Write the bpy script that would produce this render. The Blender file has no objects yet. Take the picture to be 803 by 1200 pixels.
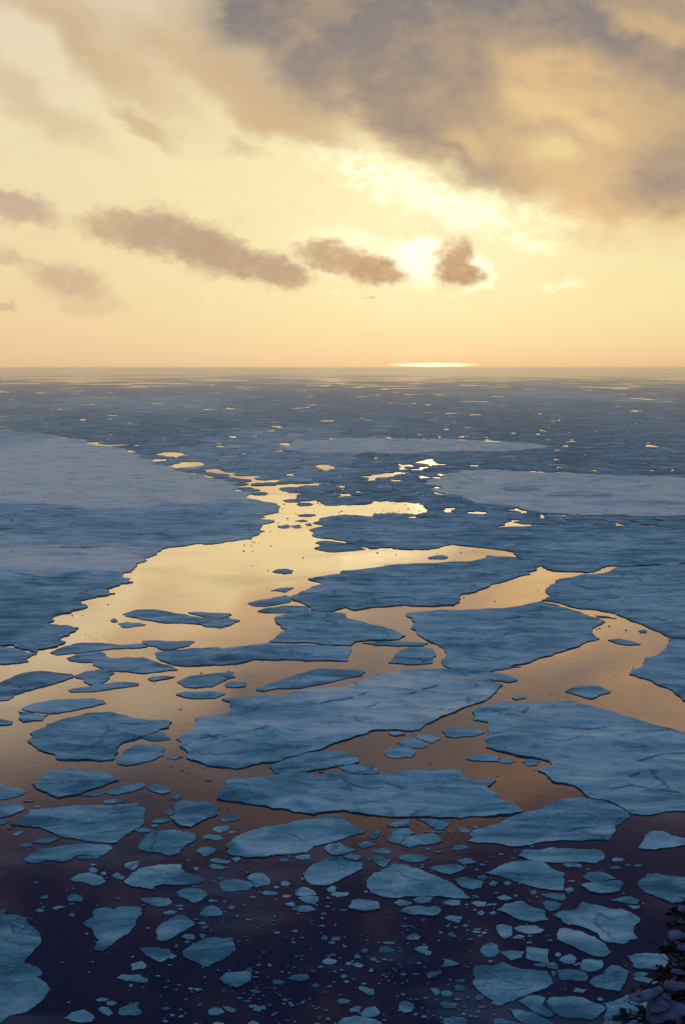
import bpy, bmesh, math, random
import numpy as np
from mathutils import Vector, Matrix, noise
from mathutils.geometry import delaunay_2d_cdt

random.seed(7)
PI = math.pi
R = math.radians
scene = bpy.context.scene
COL = scene.collection

# ------------------------------------------------------------------ camera
W0, H0 = 803.0, 1200.0
FPX = 1167.0
PITCH = R(8.25)
HC = 100.0
cam_d = bpy.data.cameras.new('camera')
cam_d.sensor_fit = 'VERTICAL'
cam_d.sensor_height = 36.0
cam_d.lens = 36.0 * FPX / H0
cam_d.clip_start = 0.1
cam_d.clip_end = 200000.0
cam = bpy.data.objects.new('camera', cam_d)
COL.objects.link(cam)
cam.location = (0, 0, HC)
cam.rotation_euler = (PI / 2 - PITCH, 0, 0)
scene.camera = cam

def ray(px, py):
    u = (px - W0 / 2) / FPX
    v = (H0 / 2 - py) / FPX
    c, s = math.cos(PITCH), math.sin(PITCH)
    return Vector((u, c + v * s, -s + v * c))

def sea(px, py, z=0.0):
    """where the line of sight meets the sea surface"""
    d = ray(px, py)
    t = (HC - z) / max(-d.z, 0.0025)
    return (d.x * t, d.y * t)

def azel(px, py):
    d = ray(px, py).normalized()
    return math.degrees(math.atan2(d.x, d.y)), math.degrees(math.asin(d.z))

def to_px(x, y, z=0.0):
    c, s = math.cos(PITCH), math.sin(PITCH)
    dz = z - HC
    dep = y * c - dz * s
    up = y * s + dz * c
    return W0 / 2 + FPX * x / dep, H0 / 2 - FPX * up / dep

# ------------------------------------------------------------------ helpers
def tag(o, label=None, cat=None, group=None, kind=None):
    if label: o['label'] = label
    if cat: o['category'] = cat
    if group: o['group'] = group
    if kind: o['kind'] = kind
    return o

def mesh_obj(name, verts, faces, mat, parent=None, smooth=False, tone=None):
    me = bpy.data.meshes.new(name)
    me.from_pydata(verts, [], faces)
    me.update()
    if smooth:
        me.polygons.foreach_set('use_smooth', [True] * len(me.polygons))
    if isinstance(mat, (list, tuple)):
        for m in mat: me.materials.append(m)
    else:
        me.materials.append(mat)
    if tone is not None:
        a = me.attributes.new('tone', 'FLOAT', 'POINT')
        a.data.foreach_set('value', tone)
    o = bpy.data.objects.new(name, me)
    COL.objects.link(o)
    if parent: o.parent = parent
    return o

def lin(r, g, b):
    f = lambda c: (c / 255 / 12.92) if c <= 10.3 else ((c / 255 + 0.055) / 1.055) ** 2.4
    return (f(r), f(g), f(b), 1.0)

class NT:
    def __init__(s, tree):
        s.t = tree; s.n = tree.nodes; s.l = tree.links
    def new(s, ty, **kw):
        n = s.n.new(ty)
        for k, v in kw.items(): setattr(n, k, v)
        return n
    def put(s, sock, v):
        if isinstance(v, bpy.types.NodeSocket): s.l.new(v, sock)
        elif v is not None: sock.default_value = v
    def math(s, op, a, b=None, c=None, clamp=False):
        n = s.new('ShaderNodeMath', operation=op, use_clamp=clamp)
        s.put(n.inputs[0], a); s.put(n.inputs[1], b)
        if c is not None: s.put(n.inputs[2], c)
        return n.outputs[0]
    def vmath(s, op, a, b=None):
        n = s.new('ShaderNodeVectorMath', operation=op)
        s.put(n.inputs[0], a); s.put(n.inputs[1], b)
        return n.outputs['Value'] if op in ('LENGTH', 'DOT_PRODUCT') else n.outputs[0]
    def noise(s, vec, scale, detail=4, rough=0.55, out=0, dist=0.0):
        n = s.new('ShaderNodeTexNoise')
        s.put(n.inputs['Vector'], vec)
        n.inputs['Scale'].default_value = scale
        n.inputs['Detail'].default_value = detail
        n.inputs['Roughness'].default_value = rough
        n.inputs['Distortion'].default_value = dist
        return n.outputs[out]
    def sstep(s, v, a, b, lo=0.0, hi=1.0):
        n = s.new('ShaderNodeMapRange', interpolation_type='SMOOTHSTEP')
        s.put(n.inputs[0], v)
        if a > b:
            a, b, lo, hi = b, a, hi, lo
        n.inputs[1].default_value = a; n.inputs[2].default_value = b
        n.inputs[3].default_value = lo; n.inputs[4].default_value = hi
        return n.outputs[0]
    def mix(s, f, a, b, blend='MIX'):
        n = s.new('ShaderNodeMix', data_type='RGBA', blend_type=blend)
        s.put(n.inputs[0], f); s.put(n.inputs[6], a); s.put(n.inputs[7], b)
        return n.outputs[2]
    def ramp(s, f, stops):
        n = s.new('ShaderNodeValToRGB')
        s.put(n.inputs[0], f)
        e = n.color_ramp.elements
        while len(e) > 1: e.remove(e[-1])
        e[0].position, e[0].color = stops[0]
        for p, c in stops[1:]:
            k = e.new(p); k.color = c
        return n.outputs[0]
    def comb(s, x, y, z=0.0):
        n = s.new('ShaderNodeCombineXYZ')
        s.put(n.inputs[0], x); s.put(n.inputs[1], y); s.put(n.inputs[2], z)
        return n.outputs[0]
    def sep(s, v):
        n = s.new('ShaderNodeSeparateXYZ'); s.put(n.inputs[0], v)
        return n.outputs

# ------------------------------------------------------------------ sky
SUN_AZ, SUN_EL = azel(512, 300)
world = bpy.data.worlds.new('World')
scene.world = world
world.use_nodes = True
w = NT(world.node_tree)
w.n.clear()
sky = w.new('ShaderNodeTexSky', sky_type='NISHITA', sun_disc=False)
sky.sun_elevation = R(SUN_EL)
sky.sun_rotation = R(SUN_AZ)
sky.altitude = 100
gen = w.new('ShaderNodeTexCoord').outputs['Generated']
dirn = w.vmath('NORMALIZE', gen)
dx, dy, dz = w.sep(dirn)
az = w.math('MULTIPLY', w.math('ARCTAN2', dx, dy), 57.29578)
el = w.math('MULTIPLY', w.math('ARCSINE', dz), 57.29578)
P = w.comb(az, el)
def warp(src, scale, amp, detail=3, sx=1.0):
    c = w.noise(w.vmath('MULTIPLY', src, (1.0 / sx, 1.0, 1.0)), scale, detail, 0.55, out='Color')
    return w.vmath('MULTIPLY', w.vmath('SUBTRACT', c, (0.5, 0.5, 0.5)), (amp * 1.25, amp, 0))
Pw1 = w.vmath('ADD', P, warp(P, 0.22, 4.5, 5, 1.6))      # broad, soft cloud edges
Pw1 = w.vmath('ADD', Pw1, warp(P, 0.75, 1.6, 6, 1.4))
Pw2 = w.vmath('ADD', w.vmath('ADD', P, warp(P, 0.55, 1.4, 3, 1.5)), warp(P, 2.0, .95, 6, 1.3))       # small ragged clouds
n_big = w.noise(w.vmath('MULTIPLY', P, (0.7, 1.0, 1.0)), 0.16, 6, 0.58)
n_mid = w.noise(w.vmath('MULTIPLY', P, (0.6, 1.0, 1.0)), 0.45, 6, 0.6)
n_fin = w.noise(w.vmath('MULTIPLY', P, (0.7, 1.0, 1.0)), 1.6, 5, 0.6)

def blob(src, px, py, rx, ry, rot=0, soft=0.35):
    a, e = azel(px, py)
    k = 0.0487
    d = w.vmath('SUBTRACT', src, (a, e, 0))
    if rot:
        r = w.new('ShaderNodeVectorRotate', rotation_type='Z_AXIS')
        w.put(r.inputs['Vector'], d); r.inputs['Angle'].default_value = R(rot)
        d = r.outputs[0]
    d = w.vmath('MULTIPLY', d, (1 / (rx * k), 1 / (ry * k), 0))
    return w.sstep(w.vmath('LENGTH', d), 1 + soft, 1 - soft)
def ramp_el(stops, lo=-2.0, hi=90.0):
    # finer resolution near the horizon: square-root spacing
    f = w.math('POWER', w.math('DIVIDE', w.math('SUBTRACT', el, lo), hi - lo, clamp=True), 0.5)
    return w.ramp(f, [(((e - lo) / (hi - lo)) ** 0.5, c) for e, c in stops])

front = ramp_el([(-2, lin(222, 178, 145)), (0, lin(214, 172, 134)), (.5, lin(226, 184, 138)), (1.4, lin(236, 200, 144)), (3.5, lin(242, 219, 156)),
                 (7, lin(243, 226, 166)), (11, lin(245, 230, 176)), (15, lin(240, 222, 180)), (19, lin(218, 203, 176)),
                 (22, lin(128, 118, 128)), (27, lin(60, 56, 82)), (34, lin(40, 40, 72)), (45, lin(80, 104, 136)), (60, lin(112, 146, 170)), (90, lin(120, 154, 178))])
back = ramp_el([(-2, lin(80, 90, 120)), (0, lin(90, 98, 128)), (12, lin(84, 106, 142)), (40, lin(100, 130, 164)), (90, lin(118, 148, 178))])
side = w.sstep(w.math('ABSOLUTE', w.math('SUBTRACT', az, SUN_AZ)), 26, 85)
c = w.mix(side, front, back)
# pink-mauve towards the left horizon, brighter yellow round the hidden sun
c = w.mix(w.math('MULTIPLY', blob(P, -60, 395, 380, 190, 0, 0.9), 0.55), c, lin(232, 196, 158))
c = w.mix(w.math('MULTIPLY', blob(P, 500, 255, 400, 180, 0, 0.95), 0.45), c, (0.92, 0.82, 0.46, 1))
c = w.mix(w.math('MULTIPLY', blob(P, 480, 245, 190, 80, -12, 0.9), 0.35), c, (1.0, 0.88, 0.50, 1))
c = w.mix(w.math('MULTIPLY', blob(P, -10, 60, 160, 130, 0, 0.9), 0.5), c, lin(226, 214, 184))
# pale veil with soft texture over everything in front
veil = w.math('MULTIPLY', w.sstep(n_mid, 0.5, 0.72), w.sstep(el, 2.5, 8))
veil = w.math('MULTIPLY', veil, w.sstep(side, 0.6, 0.0))
c = w.mix(w.math('MULTIPLY', veil, 0.30), c, lin(232, 202, 158))
hi_v = w.math('MULTIPLY', w.sstep(n_fin, 0.54, 0.72), w.math('MULTIPLY', blob(Pw1, 560, 250, 260, 70, -15, 0.6), 0.55))
c = w.mix(hi_v, c, (1.15, 1.05, 0.66, 1))

mauve = lin(196, 166, 134)
# tan streaks upper left
for (px, py, rx, ry, rot, k) in [(250, 85, 110, 22, 33, .75), (175, 142, 42, 11, 30, .7), (345, 130, 80, 24, 36, .75),
                                 (120, 40, 120, 26, 38, .6), (290, 168, 25, 9, 35, .5), (25, 105, 90, 20, 30, .45), (60, 20, 90, 14, 30, .5), (230, 30, 60, 14, 40, .5)]:
    c = w.mix(w.math('MULTIPLY', blob(Pw1, px, py, rx, ry, rot, .7), k), c, lin(202, 168, 130))
# the great dark cloud, upper right: warm rim, then its grey body
rim = w.math('MAXIMUM', blob(Pw1, 660, 60, 440, 148, 20, .22), blob(Pw1, 800, 205, 190, 62, 6, .5))
c = w.mix(w.math('MULTIPLY', rim, .85), c, lin(226, 182, 126))
body = w.math('MAXIMUM', blob(Pw1, 560, 28, 355, 105, 18, .35), blob(Pw1, 490, 100, 170, 58, 28, .4))
body = w.math('MAXIMUM', body, blob(Pw1, 330, 30, 120, 48, 32, .6))
body = w.math('MAXIMUM', body, blob(Pw1, 560, 165, 85, 38, 22, .6))
body = w.math('MAXIMUM', body, blob(Pw1, 790, 195, 70, 45, 10, .6))
body = w.math('MAXIMUM', body, blob(Pw1, 745, 60, 120, 46, 12, .5))
tex = w.sstep(n_mid, .32, .58, .74, 1.0)
body = w.math('MULTIPLY', body, w.math('MULTIPLY', tex, w.sstep(n_fin, .25, .62, .92, 1.0)))
grey_mix = w.mix(w.sstep(el, 12, 19.5), lin(158, 140, 124), lin(132, 125, 122))
c = w.mix(body, c, grey_mix)
# lit gaps inside it
for (px, py, rx, ry, rot, k) in [(665, 100, 85, 36, 30, .85), (630, 75, 50, 18, 20, .5), (760, 18, 40, 16, 20, .7),
                                 (640, 160, 80, 40, 20, .75), (548, 162, 34, 14, 30, .7), (745, 130, 70, 30, 15, .55)]:
    g = w.math('MULTIPLY', blob(Pw1, px, py, rx, ry, rot, .7), w.sstep(n_mid, .36, .56, .45, 1.0))
    c = w.mix(w.math('MULTIPLY', g, k), c, lin(224, 188, 134))
for (px, py, rx, ry, rot, k) in [(650, 178, 30, 12, 10, .8), (690, 150, 40, 10, 20, .5), (630, 120, 30, 14, 20, .4)]:
    c = w.mix(w.math('MULTIPLY', blob(Pw2, px, py, rx, ry, rot, .8), k), c, lin(240, 212, 150))
# bright white cloud bank under it
for (px, py, rx, ry, rot, k) in [(480, 222, 95, 20, 20, .9), (545, 245, 45, 12, 20, .8), (620, 288, 30, 9, 10, .5), (600, 250, 80, 15, 12, .45), (655, 333, 30, 4, 0, .35)]:
    m = w.math('MULTIPLY', blob(Pw2, px, py, rx, ry, rot, .6), w.sstep(n_fin, .38, .6, .3, 1.0))
    c = w.mix(w.math('MULTIPLY', m, k), c, (1.35, 1.25, .82, 1))
# small clouds in front of the sun, silver-lined
halo = w.math('MAXIMUM', blob(Pw2, 503, 303, 46, 24, 8, .3), blob(Pw2, 546, 316, 35, 23, 24, .2))
halo = w.math('MAXIMUM', halo, w.math('MULTIPLY', blob(Pw2, 425, 303, 72, 24, 14, .4), .45))
c = w.mix(w.math('MULTIPLY', blob(Pw1, 512, 300, 120, 62, 5, .9), .25), c, (1.1, .98, .62, 1))
c = w.mix(w.math('MULTIPLY', halo, w.sstep(n_fin, .2, .55, .6, 1.0)), c, (1.35, 1.22, .84, 1))
for (px, py, rx, ry, rot, k, cc) in [
        (385, 299, 38, 14, 12, .95, lin(192, 158, 122)), (440, 317, 38, 15, 4, 1, lin(188, 154, 116)), (541, 321, 30, 15, 6, 1, lin(182, 146, 108)), (531, 297, 17, 21, 50, .95, lin(190, 152, 112)),
        (148, 266, 48, 17, 4, .9, mauve), (212, 280, 62, 24, 14, .95, lin(190, 160, 132)), (295, 308, 64, 18, 14, 1, lin(188, 158, 130)), (332, 320, 28, 13, 4, .95, lin(188, 158, 128)), (235, 292, 30, 26, 12, .8, lin(186, 156, 128)),
        (18, 243, 44, 15, 10, .8, lin(190, 160, 140)), (8, 300, 22, 9, 20, .5, mauve), (78, 325, 38, 17, 8, .7, lin(198, 164, 138)),
        (100, 350, 44, 15, 8, .4, lin(206, 172, 142)), (4, 365, 14, 7, 0, .5, mauve), (430, 348, 9, 1.6, 2, .5, mauve)]:
    c = w.mix(w.math('MULTIPLY', w.math('MULTIPLY', blob(Pw2, px, py, rx, ry, rot, .45), w.sstep(n_fin, .22, .60, .78, 1.0)), k), c, cc)
# thin bright slot low on the horizon
c = w.mix(blob(P, 508, 427.5, 40, 2.0, 0, .5), c, (1.6, 1.4, .8, 1))
add = w.mix(1.0, c, w.mix(1.0, sky.outputs[0], (0.002, 0.002, 0.003, 1), 'MULTIPLY'), 'ADD')
bg = w.new('ShaderNodeBackground')
w.put(bg.inputs['Color'], add)
bg.inputs['Strength'].default_value = 1.0
out = w.new('ShaderNodeOutputWorld')
w.l.new(bg.outputs[0], out.inputs['Surface'])
world.cycles.sampling_method = 'MANUAL'
world.cycles.sample_map_resolution = 1024

sun_d = bpy.data.lights.new('sun', 'SUN')
sun_d.energy = 0.004
sun_d.angle = R(3.0)
sun_d.color = (1.0, 0.82, 0.52)
sun = bpy.data.objects.new('sun', sun_d)
COL.objects.link(sun)
sv = Vector((math.sin(R(SUN_AZ)) * math.cos(R(SUN_EL)), math.cos(R(SUN_AZ)) * math.cos(R(SUN_EL)), math.sin(R(SUN_EL))))
sun.rotation_euler = sv.to_track_quat('Z', 'Y').to_euler()

scene.view_settings.view_transform = 'Standard'
scene.view_settings.look = 'None'
scene.view_settings.exposure = 0
scene.view_settings.gamma = 1
scene.cycles.use_denoising = True
scene.cycles.max_bounces = 10
scene.cycles.volume_bounces = 6
scene.cycles.caustics_reflective = False
scene.cycles.caustics_refractive = False

# ------------------------------------------------------------------ materials
def new_mat(name):
    m = bpy.data.materials.new(name); m.use_nodes = True
    t = NT(m.node_tree); t.n.clear()
    o = t.new('ShaderNodeOutputMaterial')
    return m, t, o

def water_material():
    m, t, o = new_mat('sea_water')
    geo = t.new('ShaderNodeNewGeometry')
    pos = geo.outputs['Position']
    x, y, z = t.sep(pos)
    n1 = t.noise(pos, 0.35, 3, 0.6)
    n2 = t.noise(pos, 0.045, 4, 0.6)
    b = t.new('ShaderNodeBump'); b.inputs['Strength'].default_value = 0.22
    b.inputs['Distance'].default_value = 0.06
    t.put(b.inputs['Height'], t.math('ADD', n1, t.math('MULTIPLY', n2, 2.0)))
    fr = t.new('ShaderNodeFresnel'); fr.inputs['IOR'].default_value = 1.33
    gl = t.new('ShaderNodeBsdfAnisotropic') if False else t.new('ShaderNodeBsdfGlossy')
    gl.inputs['Color'].default_value = (1.0, 0.885, 0.77, 1)
    # thin grease ice dulls the surface in drifting patches
    patch = t.noise(t.vmath('MULTIPLY', pos, (0.6, 1.0, 1.0)), 0.02, 5, 0.65)
    t.put(gl.inputs['Roughness'], t.sstep(patch, 0.35, 0.7, 0.045, 0.13))
    t.put(gl.inputs['Normal'], b.outputs[0])
    t.put(fr.inputs['Normal'], b.outputs[0])
    df = t.new('ShaderNodeBsdfDiffuse')
    df.inputs['Color'].default_value = (0.022, 0.016, 0.050, 1)
    mx = t.new('ShaderNodeMixShader')
    r_ = t.ramp(fr.outputs[0], [(0.0, (.03,)*3 + (1,)), (.045, (.075,)*3 + (1,)), (.09, (.17,)*3 + (1,)), (.145, (.50,)*3 + (1,)), (.22, (.84,)*3 + (1,)), (.36, (.94,)*3 + (1,)), (1.0, (1, 1, 1, 1))])
    # drifting skins of thin new ice
    t.put(df.inputs['Color'], t.mix(t.sstep(patch, .50, .66), (0.018, 0.019, 0.056, 1), (.10, .11, .16, 1)))
    r_ = t.math('MULTIPLY', r_, t.sstep(patch, .50, .70, 1.0, .86))
    t.put(mx.inputs[0], r_)
    t.l.new(df.outputs[0], mx.inputs[1]); t.l.new(gl.outputs[0], mx.inputs[2])
    t.l.new(mx.outputs[0], o.inputs['Surface'])
    return m

def ice_material(name='snow_covered_ice', dark=0.0):
    m, t, o = new_mat(name)
    geo = t.new('ShaderNodeNewGeometry')
    pos = geo.outputs['Position']
    at = t.new('ShaderNodeAttribute', attribute_name='tone')
    tone = at.outputs['Fac']
    drift = t.noise(t.vmath('MULTIPLY', pos, (0.35, 1.0, 1.0)), 0.16, 6, 0.65, dist=0.6)
    big = t.noise(t.vmath('MULTIPLY', pos, (0.5, 1.0, 1.0)), 0.035, 5, 0.6)
    fine = t.noise(pos, 1.3, 5, 0.65)
    f = t.math('ADD', t.math('MULTIPLY', t.math('SUBTRACT', drift, 0.5), 2.1), t.math('MULTIPLY', t.math('SUBTRACT', big, 0.5), 1.3))
    f = t.math('ADD', f, t.math('MULTIPLY', t.math('SUBTRACT', fine, 0.5), 0.55))
    f = t.math('ADD', f, tone)
    col = t.ramp(f, [(0.0, (0.07, 0.19, 0.27, 1)), (0.3, (0.19, 0.38, 0.46, 1)), (0.55, (0.39, 0.55, 0.63, 1)),
                     (0.8, (0.57, 0.68, 0.72, 1)), (1.0, (0.74, 0.78, 0.79, 1))])
    # healed cracks, dark hairlines wandering across the snow
    vo = t.new('ShaderNodeTexVoronoi', feature='DISTANCE_TO_EDGE')
    wv = t.vmath('ADD', pos, t.vmath('MULTIPLY', t.noise(pos, .12, 4, .6, out='Color'), (14, 14, 0)))
    t.put(vo.inputs['Vector'], t.vmath('MULTIPLY', wv, (.55, 1.0, 0)))
    vo.inputs['Scale'].default_value = .055
    crack = t.math('MULTIPLY', t.sstep(vo.outputs['Distance'], .030, .008), t.sstep(t.noise(pos, .04, 2, .5), .46, .56))
    col = t.mix(t.math('MULTIPLY', crack, .6), col, (0.05, 0.12, 0.17, 1))
    # broken, wet side walls: glassy ice, colour darkened further for their backlit shade
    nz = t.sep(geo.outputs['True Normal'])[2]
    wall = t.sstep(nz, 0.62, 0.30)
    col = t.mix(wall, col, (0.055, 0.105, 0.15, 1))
    b = t.new('ShaderNodeBump'); b.inputs['Strength'].default_value = 0.85
    b.inputs['Distance'].default_value = 0.5
    t.put(b.inputs['Height'], t.math('ADD', t.math('MULTIPLY', drift, 1.2), t.math('MULTIPLY', fine, 0.35)))
    p = t.new('ShaderNodeBsdfPrincipled')
    t.put(p.inputs['Base Color'], col)
    # young smooth ice shines a little, old rough snow does not
    sheen = t.sstep(tone, .50, .80)
    t.put(p.inputs['Roughness'], t.math('SUBTRACT', .85, t.math('MULTIPLY', sheen, .40)))
    t.put(p.inputs['Specular IOR Level'], t.math('ADD', .12, t.math('MULTIPLY', sheen, .24)))
    t.put(p.inputs['Normal'], b.outputs[0])
    t.l.new(p.outputs[0], o.inputs['Surface'])
    return m

def plain(name, col, rough=0.9, spec=0.2, nscale=None, col2=None):
    m, t, o = new_mat(name)
    p = t.new('ShaderNodeBsdfPrincipled')
    if nscale:
        n = t.noise(t.new('ShaderNodeNewGeometry').outputs['Position'], nscale, 5, 0.6)
        t.put(p.inputs['Base Color'], t.mix(t.sstep(n, .35, .65), col, col2))
        b = t.new('ShaderNodeBump'); b.inputs['Strength'].default_value = .5; b.inputs['Distance'].default_value = .03
        t.put(b.inputs['Height'], n); t.put(p.inputs['Normal'], b.outputs[0])
    else:
        p.inputs['Base Color'].default_value = col
    p.inputs['Roughness'].default_value = rough
    p.inputs['Specular IOR Level'].default_value = spec
    t.l.new(p.outputs[0], o.inputs['Surface'])
    return m

M_WATER = water_material()
M_ICE = ice_material()
# ------------------------------------------------------------------ outlines
# survey sheets: letter -> (origin x, origin y, scale)
SH = {'z': (0, 0, 1.0), 'a': (0, 600, 2.974), 'b': (260, 600, 2.974), 'c': (533, 600, 2.974),
      'd': (0, 780, 2.974), 'e': (260, 780, 2.974), 'f': (533, 780, 2.974)}
for i in range(5):
    SH['g%d' % i] = (160 * i, 880, 5.02)
    SH['h%d' % i] = (160 * i, 980, 5.02)
    SH['i%d' % i] = (160 * i, 1090, 5.02)

def pts(s):
    out, cur = [], 'z'
    for tok in s.split():
        if ',' in tok:
            x, y = tok.split(',')
            ox, oy, k = SH[cur]
            out.append((ox + float(x) / k, oy + float(y) / k))
        else:
            cur = tok
    return out

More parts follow.
